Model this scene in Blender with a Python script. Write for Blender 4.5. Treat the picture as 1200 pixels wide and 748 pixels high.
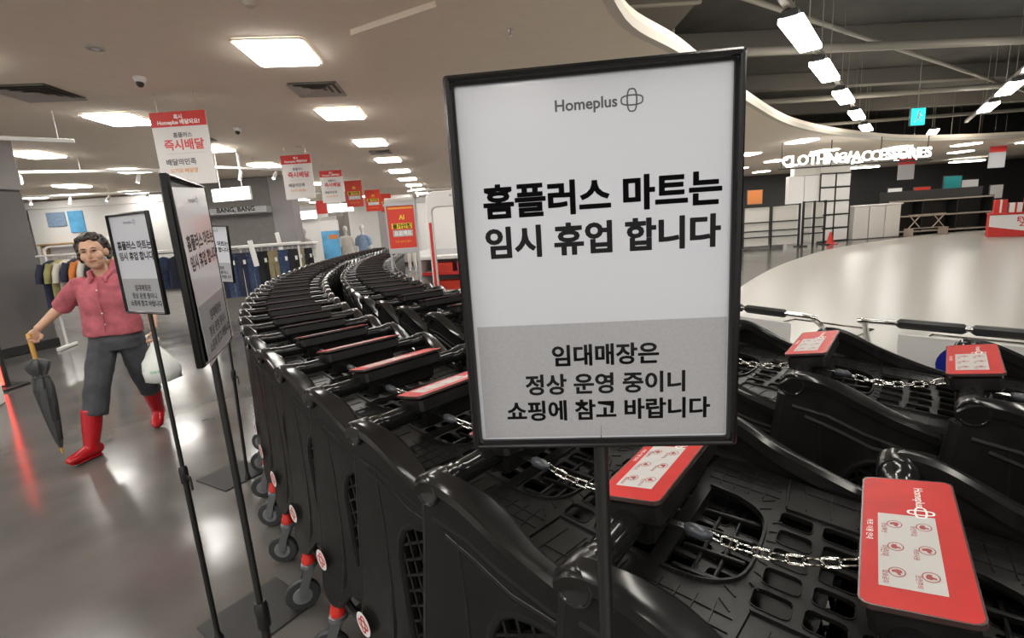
import bpy, bmesh, math, random
from mathutils import Vector, Matrix, noise
PI = math.pi
R = math.radians
for o in list(bpy.data.objects):
    bpy.data.objects.remove(o)
scene = bpy.context.scene
col = scene.collection
random.seed(7)

# ------------------------------------------------------------------ camera
def set_camera(fpx=573.25, pitch=11.193, roll=3.753, h=1.5):
    cd = bpy.data.cameras.new('camera'); co = bpy.data.objects.new('camera', cd); col.objects.link(co)
    cd.sensor_fit = 'HORIZONTAL'; cd.sensor_width = 36.0; cd.lens = 36.0 * fpx / 1200.0
    cd.clip_start = 0.02; cd.clip_end = 200
    p, r = R(pitch), R(roll)
    fw = Vector((0, math.cos(p), -math.sin(p))); rt0 = Vector((1, 0, 0)); up0 = rt0.cross(fw)
    rt = rt0 * math.cos(r) - up0 * math.sin(r); up = up0 * math.cos(r) + rt0 * math.sin(r)
    m = Matrix(((rt.x, up.x, -fw.x, 0), (rt.y, up.y, -fw.y, 0), (rt.z, up.z, -fw.z, h), (0, 0, 0, 1)))
    co.matrix_world = m
    scene.camera = co
set_camera()

# ------------------------------------------------------------------ world, exposure, light levels
world = bpy.data.worlds.new('hall'); scene.world = world; world.use_nodes = True
world.node_tree.nodes['Background'].inputs[0].default_value = (1.0, 0.97, 0.93, 1)
world.node_tree.nodes['Background'].inputs[1].default_value = 0.6
PANEL = 15.0      # emission of the square ceiling panels
TUBE = 10.0       # emission of the tube lamps in the open hall
scene.view_settings.view_transform = 'Standard'
scene.view_settings.look = 'None'
scene.view_settings.exposure = 0.9
scene.view_settings.gamma = 1.0
scene.view_settings.use_curve_mapping = False

# ------------------------------------------------------------------ materials
def mat(name, color, rough=0.5, metal=0.0, spec=0.5, noise_amt=0.0, noise_scale=8.0, bump=0.0, bump_scale=60.0,
        coat=0.0, trans=0.0, emit=None, emit_s=0.0, rough_var=0.0, stretch=(1, 1, 1), alpha=1.0, ior=1.5):
    m = bpy.data.materials.new(name); m.use_nodes = True
    nt = m.node_tree; b = nt.nodes['Principled BSDF']
    c = (*color, 1)
    b.inputs['Base Color'].default_value = c
    b.inputs['Roughness'].default_value = rough
    b.inputs['Metallic'].default_value = metal
    b.inputs['Specular IOR Level'].default_value = spec
    b.inputs['IOR'].default_value = ior
    b.inputs['Coat Weight'].default_value = coat
    b.inputs['Coat Roughness'].default_value = 0.06
    b.inputs['Transmission Weight'].default_value = trans
    b.inputs['Alpha'].default_value = alpha
    if emit:
        b.inputs['Emission Color'].default_value = (*emit, 1); b.inputs['Emission Strength'].default_value = emit_s
    if noise_amt or bump or rough_var:
        tc = nt.nodes.new('ShaderNodeTexCoord'); mp = nt.nodes.new('ShaderNodeMapping'); mp.inputs['Scale'].default_value = stretch
        nt.links.new(tc.outputs['Object'], mp.inputs['Vector'])
        if noise_amt or rough_var:
            nz = nt.nodes.new('ShaderNodeTexNoise'); nz.inputs['Scale'].default_value = noise_scale; nz.inputs['Detail'].default_value = 5
            nt.links.new(mp.outputs[0], nz.inputs['Vector'])
        if noise_amt:
            rp = nt.nodes.new('ShaderNodeValToRGB')
            lo = tuple(max(0, v * (1 - noise_amt)) for v in color); hi = tuple(min(1, v * (1 + noise_amt)) for v in color)
            rp.color_ramp.elements[0].color = (*lo, 1); rp.color_ramp.elements[1].color = (*hi, 1)
            rp.color_ramp.elements[0].position = 0.3; rp.color_ramp.elements[1].position = 0.7
            nt.links.new(nz.outputs['Fac'], rp.inputs[0]); nt.links.new(rp.outputs[0], b.inputs['Base Color'])
        if rough_var:
            mr = nt.nodes.new('ShaderNodeMapRange'); mr.inputs['To Min'].default_value = max(0.02, rough - rough_var); mr.inputs['To Max'].default_value = rough + rough_var
            mr.inputs['From Min'].default_value = 0.3; mr.inputs['From Max'].default_value = 0.7
            nt.links.new(nz.outputs['Fac'], mr.inputs[0]); nt.links.new(mr.outputs[0], b.inputs['Roughness'])
        if bump:
            n2 = nt.nodes.new('ShaderNodeTexNoise'); n2.inputs['Scale'].default_value = bump_scale; n2.inputs['Detail'].default_value = 4
            nt.links.new(mp.outputs[0], n2.inputs['Vector'])
            bp = nt.nodes.new('ShaderNodeBump'); bp.inputs['Strength'].default_value = bump; bp.inputs['Distance'].default_value = 0.01
            nt.links.new(n2.outputs['Fac'], bp.inputs['Height']); nt.links.new(bp.outputs[0], b.inputs['Normal'])
    return m
def emis(name, color, s):
    m = bpy.data.materials.new(name); m.use_nodes = True; nt = m.node_tree
    nt.nodes.remove(nt.nodes['Principled BSDF'])
    e = nt.nodes.new('ShaderNodeEmission'); e.inputs[0].default_value = (*color, 1); e.inputs[1].default_value = s
    nt.links.new(e.outputs[0], nt.nodes['Material Output'].inputs[0])
    return m
M = {}
M['floor_dark'] = mat('floor_dark', (0.108, 0.1, 0.094), 0.16, noise_amt=0.16, noise_scale=2.2, rough_var=0.05, spec=0.5, bump=0.03, bump_scale=5)
M['floor_light'] = mat('floor_light', (0.4, 0.385, 0.345), 0.28)
M['ceiling'] = mat('ceiling', (0.9, 0.8, 0.67), 0.85, noise_amt=0.02)
M['ceiling_trim'] = mat('ceiling_trim', (0.66, 0.61, 0.53), 0.7)
M['hall_ceiling'] = mat('hall_ceiling', (0.06, 0.058, 0.055), 0.8, noise_amt=0.3, noise_scale=.7)
M['hall_wall'] = mat('hall_wall', (0.035, 0.034, 0.033), 0.7)
M['wall'] = mat('wall', (0.7, 0.69, 0.67), 0.7)
M['pillar'] = mat('pillar', (0.125, 0.115, 0.112), 0.5, noise_amt=0.1, noise_scale=1.5)
M['pillar_top'] = mat('pillar_top', (0.3, 0.28, 0.28), 0.5, noise_amt=0.06, noise_scale=1.5)
M['black_trim'] = mat('black_trim', (0.015, 0.015, 0.015), 0.45)
M['plastic'] = mat('cart_plastic', (0.0078, 0.0076, 0.0071), 0.38, noise_amt=0.25, noise_scale=14, bump=0.05, bump_scale=260, spec=0.3, rough_var=0.07)
M['plastic_gloss'] = mat('cart_gloss_plastic', (0.0105, 0.0102, 0.01), 0.2, noise_amt=0.2, noise_scale=10, spec=0.42, rough_var=0.05)
M['handle'] = mat('cart_handle', (0.009, 0.009, 0.009), 0.15, spec=0.45)
M['rubber'] = mat('rubber', (0.03, 0.032, 0.034), 0.5)
M['wheel_core'] = mat('wheel_core', (0.16, 0.17, 0.18), 0.4)
M['fork'] = mat('caster_fork', (0.17, 0.18, 0.19), 0.35, metal=0.6)
M['red_plastic'] = mat('red_plastic', (0.62, 0.03, 0.02), 0.3)
M['placard_red'] = mat('placard_red', (0.47, 0.009, 0.008), 0.45, noise_amt=0.12, noise_scale=20, coat=0.12, spec=.25)
M['placard_edge'] = mat('placard_edge', (0.05, 0.03, 0.028), 0.25)
M['placard_white'] = mat('placard_white', (0.5, 0.49, 0.48), 0.45, coat=0.12, spec=.25)
M['white_ink'] = mat('white_ink', (0.8, 0.78, 0.76), 0.4)
M['red_ink'] = mat('red_ink', (0.6, 0.02, 0.025), 0.4)
M['black_ink'] = mat('black_ink', (0.008, 0.008, 0.009), 0.5, spec=0.15)
M['grey_ink'] = mat('grey_ink', (0.09, 0.09, 0.095), 0.5, spec=0.15)
M['dark_red_ink'] = mat('dark_red_ink', (0.3, 0.012, 0.012), 0.4)
M['yellow_ink'] = mat('yellow_ink', (0.75, 0.55, 0.03), 0.4)
M['orange_ink'] = mat('orange_ink', (0.75, 0.3, 0.03), 0.4)
M['chain'] = mat('chain_steel', (0.72, 0.71, 0.69), 0.14, metal=1.0)
M['plug'] = mat('chain_plug', (0.05, 0.055, 0.065), 0.3)
M['steel'] = mat('steel', (0.6, 0.6, 0.6), 0.25, metal=1.0)
M['chrome'] = mat('chrome', (0.75, 0.75, 0.75), 0.08, metal=1.0)
M['frame_black'] = mat('sign_frame', (0.006, 0.006, 0.0065), 0.25, spec=0.3)
M['pole_black'] = mat('sign_pole', (0.012, 0.012, 0.012), 0.35)
M['paper'] = mat('paper', (0.54, 0.555, 0.605), 0.22, coat=0.55, bump=0.012, bump_scale=14)
M['paper_grey'] = mat('paper_grey', (0.34, 0.342, 0.36), 0.22, coat=0.45, noise_amt=0.05, noise_scale=400)
M['mat_base'] = mat('sign_base', (0.022, 0.021, 0.021), 0.6)
M['white'] = mat('white_paint', (0.75, 0.74, 0.72), 0.45)
M['white_gloss'] = mat('white_gloss', (0.72, 0.71, 0.69), 0.25)
M['banner_white'] = mat('banner_white', (0.7, 0.68, 0.66), 0.6)
M['banner_red'] = mat('banner_red', (0.58, 0.028, 0.022), 0.55)
M['sale_red'] = mat('sale_red', (0.6, 0.04, 0.018), 0.5)
M['grey_frame'] = mat('grey_frame', (0.42, 0.42, 0.43), 0.4)
M['panel_light'] = emis('panel_light', (1.0, 0.965, 0.91), PANEL)
M['tube_light'] = emis('tube_light', (1.0, 0.95, 0.86), TUBE)
M['sign_light'] = emis('sign_light', (1.0, 0.97, 0.92), 3.0)
M['spot_light'] = emis('spot_light', (1.0, 0.94, 0.85), 12.0)
M['exit_light'] = emis('exit_light', (0.03, 0.75, 0.68), 1.3)
M['beige_panel'] = mat('beige_panel', (0.62, 0.6, 0.55), 0.4)
M['shelf_edge'] = mat('shelf_edge', (0.36, 0.3, 0.24), 0.5)
M['dark_grey'] = mat('dark_grey', (0.05, 0.05, 0.05), 0.5)
M['pipe'] = mat('pipe', (0.3, 0.28, 0.24), 0.5)
M['beam'] = mat('beam', (0.17, 0.16, 0.145), 0.7)
M['vent'] = mat('vent', (0.5, 0.47, 0.43), 0.5)
M['vent_dark'] = mat('vent_dark', (0.2, 0.18, 0.16), 0.6)
M['skin'] = mat('skin', (0.55, 0.33, 0.22), 0.5, noise_amt=0.05, noise_scale=20)
M['lip'] = mat('lip', (0.4, 0.12, 0.1), 0.45)
M['hair'] = mat('hair', (0.022, 0.014, 0.01), 0.45, noise_amt=0.4, noise_scale=40, bump=0.7, bump_scale=45)
M['shirt'] = mat('shirt', (0.42, 0.105, 0.13), 0.85, noise_amt=0.22, noise_scale=16, bump=0.35, bump_scale=24)
M['trousers'] = mat('trousers', (0.05, 0.052, 0.06), 0.85, noise_amt=0.2, noise_scale=14, bump=0.35, bump_scale=18)
M['boot'] = mat('boot', (0.42, 0.008, 0.014), 0.22, noise_amt=0.1)
M['umbrella'] = mat('umbrella', (0.04, 0.043, 0.046), 0.5, bump=0.3, bump_scale=40)
M['umbrella_wood'] = mat('umbrella_wood', (0.52, 0.27, 0.05), 0.35)
M['bag'] = mat('bag', (0.72, 0.74, 0.72), 0.3, bump=0.5, bump_scale=22)
M['green_ink'] = mat('green_ink', (0.08, 0.45, 0.2), 0.5)
M['denim'] = mat('denim', (0.035, 0.06, 0.13), 0.85, noise_amt=0.35, noise_scale=18)
M['denim_light'] = mat('denim_light', (0.2, 0.28, 0.4), 0.85, noise_amt=0.2, noise_scale=18)
M['navy'] = mat('navy', (0.025, 0.03, 0.06), 0.85, noise_amt=0.2)
M['khaki'] = mat('khaki', (0.3, 0.25, 0.14), 0.85, noise_amt=0.2)
M['olive'] = mat('olive', (0.32, 0.29, 0.12), 0.85, noise_amt=0.2)
M['orange'] = mat('orange_cloth', (0.62, 0.2, 0.04), 0.85, noise_amt=0.15)
M['cream'] = mat('cream_cloth', (0.62, 0.58, 0.52), 0.85, noise_amt=0.1)
M['black_cloth'] = mat('black_cloth', (0.015, 0.015, 0.016), 0.85)
M['blue_print'] = mat('blue_print', (0.1, 0.36, 0.62), 0.5, noise_amt=0.25, noise_scale=3)
M['teal'] = mat('teal', (0.03, 0.3, 0.3), 0.5)
M['orange_board'] = mat('orange_board', (0.6, 0.2, 0.05), 0.5)
M['pink_board'] = mat('pink_board', (0.65, 0.06, 0.1), 0.5)
M['blue_disc'] = mat('blue_disc', (0.012, 0.02, 0.28), 0.4)
M['mannequin'] = mat('mannequin', (0.6, 0.58, 0.55), 0.4)
M['shop_wall'] = mat('shop_wall', (0.2, 0.185, 0.175), 0.6, noise_amt=0.08)
M['wood'] = mat('wood', (0.4, 0.26, 0.13), 0.5, noise_amt=0.15)
M['red_glow'] = emis('red_glow', (1.0, 0.06, 0.04), 3.0)

# ------------------------------------------------------------------ mesh builder
class MB:
    def __init__(s): s.v = []; s.f = []
    def add(s, vs, fs):
        k = len(s.v); s.v += [Vector(v) for v in vs]; s.f += [tuple(i + k for i in f) for f in fs]; return s
    def box(s, c, d, rot=None):
        hx, hy, hz = d[0] / 2, d[1] / 2, d[2] / 2
        vs = [Vector((x, y, z)) for x in (-hx, hx) for y in (-hy, hy) for z in (-hz, hz)]
        if rot is not None: vs = [rot @ v for v in vs]
        c = Vector(c)
        return s.add([v + c for v in vs], [(0, 1, 3, 2), (4, 6, 7, 5), (0, 4, 5, 1), (2, 3, 7, 6), (0, 2, 6, 4), (1, 5, 7, 3)])
    def bbox(s, c, d, b=0.004, rot=None):          # box with chamfered vertical and horizontal edges
        hx, hy, hz = d[0] / 2, d[1] / 2, d[2] / 2; b = min(b, hx * .9, hy * .9, hz * .9)
        rings = []
        for z, i in ((-hz, b), (-hz + b, 0), (hz - b, 0), (hz, b)):
            x, y = hx - i, hy - i
            q = b if i == 0 else b * .6
            rings.append([(x - q, -y, z), (x, -y + q, z), (x, y - q, z), (x - q, y, z), (-x + q, y, z), (-x, y - q, z), (-x, -y + q, z), (-x + q, -y, z)])
        rings = [[Vector(p) for p in r] for r in rings]
        if rot is not None: rings = [[rot @ p for p in r] for r in rings]
        c = Vector(c)
        return s.loft([[p + c for p in r] for r in rings])
    def loft(s, rings, caps=True, closed=False):
        n = len(rings[0]); k = len(s.v)
        for r in rings: s.v += [Vector(p) for p in r]
        m = len(rings)
        for i in range(m if closed else m - 1):
            a = k + i * n; b = k + ((i + 1) % m) * n
            for j in range(n): s.f.append((a + j, a + (j + 1) % n, b + (j + 1) % n, b + j))
        if caps and not closed:
            s.f.append(tuple(range(k + n - 1, k - 1, -1))); s.f.append(tuple(range(k + (m - 1) * n, k + m * n)))
        return s
    def tube(s, pts, r, n=10, closed=False, sy=1.0):
        pts = [Vector(p) for p in pts]; m = len(pts); rs = r if isinstance(r, (list, tuple)) else [r] * m
        rings = []; ref = None
        for i, p in enumerate(pts):
            if closed: t = pts[(i + 1) % m] - pts[i - 1]
            else: t = pts[min(i + 1, m - 1)] - pts[max(i - 1, 0)]
            t.normalize()
            if ref is None:
                ref = Vector((0, 0, 1)) if abs(t.z) < .9 else Vector((1, 0, 0))
            a = (ref - t * ref.dot(t))
            if a.length < 1e-6: a = t.orthogonal()
            a.normalize(); b = t.cross(a); ref = a
            rings.append([p + (a * math.cos(2 * PI * j / n) + b * (math.sin(2 * PI * j / n) * sy)) * rs[i] for j in range(n)])
        return s.loft(rings, closed=closed)
    def cyl(s, p0, p1, r0, r1=None, n=12): return s.tube([p0, p1], [r0, r0 if r1 is None else r1], n)
    def lathe(s, prof, n=16, axis='z', o=(0, 0, 0)):
        o = Vector(o); rings = []
        for r, h in prof:
            ring = []
            for j in range(n):
                a = 2 * PI * j / n; x, y = r * math.cos(a), r * math.sin(a)
                ring.append(o + (Vector((x, y, h)) if axis == 'z' else Vector((h, x, y)) if axis == 'x' else Vector((y, h, x))))
            rings.append(ring)
        return s.loft(rings)
    def ell(s, c, r, n=14, m=9, rot=None):
        c = Vector(c); rings = []
        for i in range(1, m):
            a = -PI / 2 + PI * i / m; ring = []
            for j in range(n):
                b = 2 * PI * j / n; p = Vector((r[0] * math.cos(a) * math.cos(b), r[1] * math.cos(a) * math.sin(b), r[2] * math.sin(a)))
                ring.append(c + (rot @ p if rot is not None else p))
            rings.append(ring)
        return s.loft(rings)
    def prism(s, poly, z0, z1):
        n = len(poly)
        return s.loft([[(x, y, z0) for x, y in poly], [(x, y, z1) for x, y in poly]])
    def xf(s, fn): s.v = [Vector(fn(v)) for v in s.v]; return s
    def merge(s, o): return s.add(o.v, o.f)
    def mesh(s, name, smooth=None):
        me = bpy.data.meshes.new(name); me.from_pydata([tuple(v) for v in s.v], [], s.f); me.update()
        bm = bmesh.new(); bm.from_mesh(me); bmesh.ops.recalc_face_normals(bm, faces=bm.faces)
        if smooth is not None:
            for f in bm.faces: f.smooth = True
            for e in bm.edges:
                if len(e.link_faces) == 2 and e.calc_face_angle(0) > R(smooth): e.smooth = False
        bm.to_mesh(me); bm.free(); return me
def link(name, data, m=None, parent=None):
    o = bpy.data.objects.new(name, data); col.objects.link(o)
    if parent is not None: o.parent = parent
    if m is not None and data is not None:
        if not data.materials: data.materials.append(M[m])
    return o
def obj(name, mb, m, parent=None, smooth=40, loc=None, rot=None):
    o = link(name, mb.mesh(name, smooth), m, parent)
    if loc is not None: o.location = loc
    if rot is not None: o.rotation_euler = rot
    return o
def tag(o, label=None, cat=None, group=None, kind=None):
    if label: o['label'] = label
    if cat: o['category'] = cat
    if group: o['group'] = group
    if kind: o['kind'] = kind
    return o
def thing(name, label, cat, loc=(0, 0, 0), rz=0.0, group=None):
    o = bpy.data.objects.new(name, None); col.objects.link(o); o.location = loc; o.rotation_euler = (0, 0, rz); o.empty_display_size = .1
    return tag(o, label, cat, group)
def struct(name, mb, m, smooth=None): return tag(obj(name, mb, m, None, smooth), kind='structure')
def copy_tree(o, parent=None):
    c = o.copy(); col.objects.link(c); c.parent = parent; copied.append(c)
    for ch in kids.get(o, ()): copy_tree(ch, c)
    return c
kids = {}; copied = []
def index_kids(root):
    for o in root.children: kids.setdefault(root, []).append(o); index_kids(o)
tmp_scene = bpy.data.scenes.new('tmp_eval')
def eval_mesh(o):                          # evaluate in an empty side scene, which keeps the script quick
    if o.name not in tmp_scene.collection.objects: tmp_scene.collection.objects.link(o)
    with bpy.context.temp_override(scene=tmp_scene, view_layer=tmp_scene.view_layers[0]):
        dg = bpy.context.evaluated_depsgraph_get(); dg.update()
        return bpy.data.meshes.new_from_object(o.evaluated_get(dg))
_tc = {}
_fc = []
def text_mesh(s, width=None, height=None, bold=0.0, depth=0.0, m='black_ink', heavy=0.0):
    key = (s, width, height, bold, depth, m, heavy)
    if key in _tc: return _tc[key]
    if not _fc:                             # one text curve is reused for every word
        cu = bpy.data.curves.new('text', 'FONT'); cu.resolution_u = 3; _fc.append(bpy.data.objects.new('text', cu)); tmp_scene.collection.objects.link(_fc[0])
    o = _fc[0]; cu = o.data; cu.body = s; cu.offset = bold; cu.extrude = depth
    me = eval_mesh(o)
    if heavy:                               # heavier strokes: the same outline set side by side
        mb = MB()
        for dx, dy in ((-heavy, 0), (0, 0), (heavy, 0), (0, heavy * .6), (0, -heavy * .6)):
            mb.add([(v.co.x + dx, v.co.y + dy, v.co.z) for v in me.vertices], [tuple(p.vertices) for p in me.polygons])
        me = mb.mesh('text')
    xs = [v.co.x for v in me.vertices]; ys = [v.co.y for v in me.vertices]
    cx, cy, w, h = (min(xs) + max(xs)) / 2, (min(ys) + max(ys)) / 2, max(xs) - min(xs), max(ys) - min(ys)
    sc = width / w if width else height / h
    for v in me.vertices:
        v.co.x = (v.co.x - cx) * sc; v.co.y = (v.co.y - cy) * sc; v.co.z *= sc
    me.materials.clear(); me.materials.append(M[m]); me.update()
    _tc[key] = me; return me
def plate_mesh(outer, holes, thick, bev=0.0, fn=None):
    """flat plate with holes from a filled 2-D curve; returns an MB with fn applied"""
    cu = bpy.data.curves.new('plate', 'CURVE'); cu.dimensions = '2D'; cu.fill_mode = 'BOTH'; cu.extrude = max(0, thick / 2 - bev); cu.bevel_depth = bev; cu.bevel_resolution = 0
    if bev: cu.offset = -bev
    for poly in [outer] + holes:
        sp = cu.splines.new('POLY'); sp.points.add(len(poly) - 1); sp.use_cyclic_u = True
        for q, (x, y) in zip(sp.points, poly): q.co = (x, y, 0, 1)
    o = bpy.data.objects.new('plate', cu); me = eval_mesh(o); bpy.data.objects.remove(o); bpy.data.curves.remove(cu)
    mb = MB(); mb.v = [v.co.copy() for v in me.vertices]; mb.f = [tuple(p.vertices) for p in me.polygons]
    bpy.data.meshes.remove(me)
    if fn: mb.xf(fn)
    return mb
def rrect(cx, cy, w, h, r, n=3):
    pts = []
    for (sx, sy, a0) in ((1, 1, 0), (-1, 1, 90), (-1, -1, 180), (1, -1, 270)):
        for k in range(n + 1):
            a = R(a0 + 90 * k / n); pts.append((cx + sx * (w / 2 - r) + r * math.cos(a), cy + sy * (h / 2 - r) + r * math.sin(a)))
    return pts
def spline(pts, n=8):
    pts = [Vector(p) for p in pts]; out = []
    for i in range(len(pts) - 1):
        p0 = pts[max(i - 1, 0)]; p1 = pts[i]; p2 = pts[i + 1]; p3 = pts[min(i + 2, len(pts) - 1)]
        for k in range(n):
            t = k / n
            out.append(.5 * ((2 * p1) + (p2 - p0) * t + (2 * p0 - 5 * p1 + 4 * p2 - p3) * t * t + (3 * p1 - p0 - 3 * p2 + p3) * t ** 3))
    out.append(pts[-1]); return out
def flower(r, wd, z=0.0):
    """four-lobed emblem drawn as outline strokes"""
    mb = MB()
    for ang in (0, PI / 2):
        pts = []
        for k in range(28):
            a = 2 * PI * k / 28
            x = .42 * r * math.cos(a); y = r * math.sin(a)
            sx = math.copysign(abs(math.cos(a)) ** .55, math.cos(a)) * .44 * r
            pts.append((sx * math.cos(ang) - y * math.sin(ang), sx * math.sin(ang) + y * math.cos(ang)))
        n = len(pts); inn, out = [], []
        for k in range(n):
            p = Vector(pts[k]); t = (Vector(pts[(k + 1) % n]) - Vector(pts[k - 1])).normalized(); q = Vector((t.y, -t.x)) * wd / 2
            inn.append((p.x - q.x, p.y - q.y, z)); out.append((p.x + q.x, p.y + q.y, z))
        mb.add(inn + out, [(k, (k + 1) % n, n + (k + 1) % n, n + k) for k in range(n)])
    return mb
def disc(r, n=24, z=0.0): return MB().add([(r * math.cos(2 * PI * k / n), r * math.sin(2 * PI * k / n), z) for k in range(n)], [tuple(range(n))])
def remesh(mb, name, voxel, m, parent, smooth_it=6):
    me = mb.mesh(name); o = bpy.data.objects.new(name, me)
    md = o.modifiers.new('r', 'REMESH'); md.mode = 'VOXEL'; md.voxel_size = voxel; md.use_smooth_shade = True
    sm = o.modifiers.new('s', 'SMOOTH'); sm.iterations = smooth_it; sm.factor = .5
    e = eval_mesh(o); bpy.data.objects.remove(o); e.name = name
    for p in e.polygons: p.use_smooth = True
    e.materials.clear(); e.materials.append(M[m])
    return link(name, e, None, parent)

# ================================================================== THE SETTING
CZ = 3.2
XL, XR, YB, YF = -26.0, 30.0, -7.0, 28.0
edge = spline([(0.6, YB, 0), (0.2, -3, 0), (0.15, 1.5, 0), (0.99, 4.36, 0), (2.04, 5.76, 0), (3.81, 8.11, 0), (6.38, 11.16, 0), (9.43, 13.68, 0), (13.0, 15.75, 0), (17.5, 16.6, 0), (22, 16.2, 0), (28, 15, 0)], 8)
fl_edge = spline([(0.2, YB, 0), (-0.3, -3, 0), (0.0, 0.5, 0), (1.6, 5.0, 0), (4.51, 9.4, 0), (7.7, 13.2, 0), (11.7, 16.6, 0), (18.6, 19.7, 0), (30, 21, 0)], 8)
# floor: dark polished part and pale part meet on one curve
poly = [(p.x, p.y) for p in fl_edge]
struct('floor', MB().prism([(XL, YB)] + poly + [(XR, YF), (XL, YF)], -0.08, 0.0), 'floor_dark')
fl2 = tag(obj('floor_pale', MB().prism(poly + [(XR, YB)], -0.08, 0.001), 'floor_light', None, None), kind='structure'); fl2.name = 'floor_pale_tile'
# ceiling: main field and the lower field right of the crease
cr = [(-1.22, 4.6), (-1.72, 9.7), (-4.0, 28)]
ep = [(p.x, p.y) for p in edge]
struct('ceiling', MB().prism([(XL, YB), (-0.6, YB), (-0.42, 4.15), cr[0], cr[1], cr[2], (XL, YF)], CZ, CZ + .1), 'ceiling')
low = [(-0.6, YB)] + ep + [(XR, YF), (cr[2][0], cr[2][1]), cr[1], cr[0], (-0.42, 4.15)]
struct('ceiling_lower_field', MB().prism(low, CZ - .045, CZ + .12), 'ceiling')
# rim of the curved ceiling edge
rim = MB(); rr = []
for i, p in enumerate(edge):
    t = (edge[min(i + 1, len(edge) - 1)] - edge[max(i - 1, 0)]).normalized(); n = Vector((t.y, -t.x, 0))
    rr.append([p + n * a + Vector((0, 0, z)) for a, z in ((-.05, CZ - .06), (.03, CZ - .06), (.03, CZ + .03), (-.05, CZ + .03))])
rim.loft(rr); struct('trim_1', rim, 'ceiling_trim')
HZ = 5.6
struct('ceiling_hall', MB().box((14, 10.6, HZ + .05), (34, 35.2, .1)), 'hall_ceiling')
struct('wall_back', MB().box((-9, YF + .1, 1.7), (34.2, .2, 3.6)), 'wall')
struct('wall_hall', MB().box((19, YF + .1, 2.8), (22, .2, 5.8)), 'hall_wall')
struct('wall_right', MB().box((XR + .1, 10.6, 2.8), (.2, 35.2, 5.8)), 'hall_wall')
struct('wall_left', MB().box((XL - .1, 10.6, 1.7), (.2, 35.2, 3.6)), 'wall')
# pillar at the left with a paler upper band and dark foot
pil = thing('wall_pillar', None, None); pil.location = (-8.63, 6.59, 0); pil.rotation_euler.z = R(-9.8); pil['kind'] = 'structure'
obj('pillar_body', MB().bbox((0, 0, 1.22), (2.0, 2.9, 2.44), .01), 'pillar', pil)
obj('pillar_band', MB().bbox((0, 0, 2.83), (2.04, 2.94, .74), .01), 'pillar_top', pil)
obj('pillar_foot', MB().bbox((0, 0, .07), (2.03, 2.93, .14), .01), 'black_trim', pil)
obj('pillar_joint', MB().box((0, 0, 2.45), (1.98, 2.88, .03)), 'black_trim', pil)

# ================================================================== CEILING FITTINGS
def inside(x, y, pl):
    c = False; n = len(pl)
    for i in range(n):
        x1, y1 = pl[i]; x2, y2 = pl[i - 1]
        if (y1 > y) != (y2 > y) and x < (x2 - x1) * (y - y1) / (y2 - y1) + x1: c = not c
    return c
lowpoly = low
ang_row = math.atan2(2.517, -.256) - PI / 2
def light_proto():
    t = thing('ceiling_light', 'square white light panel set just below the cream ceiling', 'ceiling light', group='square ceiling light panels')
    f = plate_mesh(rrect(0, 0, .63, .71, .05), [rrect(0, 0, .575, .655, .04)], .012, 0)
    obj('frame', f, 'ceiling_trim', t)
    obj('diffuser', MB().prism(rrect(0, 0, .56, .64, .04), -.024, .006), 'panel_light', t)  # diffuser shaped to stand proud: its glowing sides brighten the ceiling around it
    return t
lp = light_proto(); index_kids(lp)
first = True
spots = []
for i in range(-8, 5):
    for k in range(-6, 10):
        x = -2.0 - 2.8 * i - .256 * k; y = 4.99 - .49 * i + 2.517 * k
        if i < 0: x += -.3; y += -.35 * (1 if i == -1 else 2)
        spots.append((x, y))
for x, y in spots:
    if not (-22 < x < 20 and -6.4 < y < 27): continue
    if x < -9 and y < 3: continue
    inlow = inside(x, y, lowpoly)
    if inlow and not all(inside(x + a, y + b, lowpoly) for a in (-.6, .6) for b in (-.6, .6)): continue
    if not inlow and inside(x, y, ep + [(40, -6), (40, 15)]): continue
    if not inlow and not (y < 4 and x < -.9 or x < -1.6): continue
    if -10.2 < x < -6.9 and 4.6 < y < 8.3 or -9.3 < x < -5.7 and 13.7 < y < 15.3: continue
    o = lp if first else copy_tree(lp); first = False
    o.location = (x, y, CZ - (.058 if inlow else .012)); o.rotation_euler.z = ang_row

def vent(x, y, s, label):
    t = thing('air_vent', label, 'air vent', (x, y, CZ), ang_row)
    for k, q in enumerate((1.0, .74, .5, .27)):
        h = -.012 * (k + 1)
        a, b = s * q / 2, s * q / 2 - s * .085
        outer = [(-a, -a), (a, -a), (a, a), (-a, a)]; inn = [(-b, -b), (b, -b), (b, b), (-b, b)]
        mb = MB().add([(p[0], p[1], -.028) for p in outer] + [(p[0], p[1], -.004) for p in inn], [(j, (j + 1) % 4, 4 + (j + 1) % 4, 4 + j) for j in range(4)])
        mb.add([(p[0], p[1], -.022) for p in outer] + [(p[0], p[1], .002) for p in inn], [(j, (j + 1) % 4, 4 + (j + 1) % 4, 4 + j) for j in range(4)])
        obj('blade', mb, 'vent', t, None)
    obj('throat', MB().box((0, 0, -.001), (s * .96, s * .96, .002)), 'vent_dark', t)
vent(-2.12, 6.25, .56, 'square louvred air vent between the first two light panels of the row')
vent(-4.95, 5.7, .62, 'square louvred air vent near the white track lamp rail')
vent(-5.05, 8.6, .5, 'square louvred air vent beyond the first delivery banner')
vent(-2.64, 11.28, .45, 'square louvred air vent above the sale banners')
def dome_camera(x, y, label):
    t = thing('security_camera', label, 'camera', (x, y, CZ))
    obj('mount', MB().lathe([(.055, 0), (.06, -.02), (.045, -.05), (.03, -.06)]), 'white', t)
    obj('lens_dome', MB().ell((0, -.01, -.062), (.036, .036, .04)), 'black_trim', t)
dome_camera(-3.65, 5.45, 'small white dome security camera in front of the delivery banner')
dome_camera(-4.05, 8.05, 'small white dome security camera near the second delivery banner')
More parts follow.
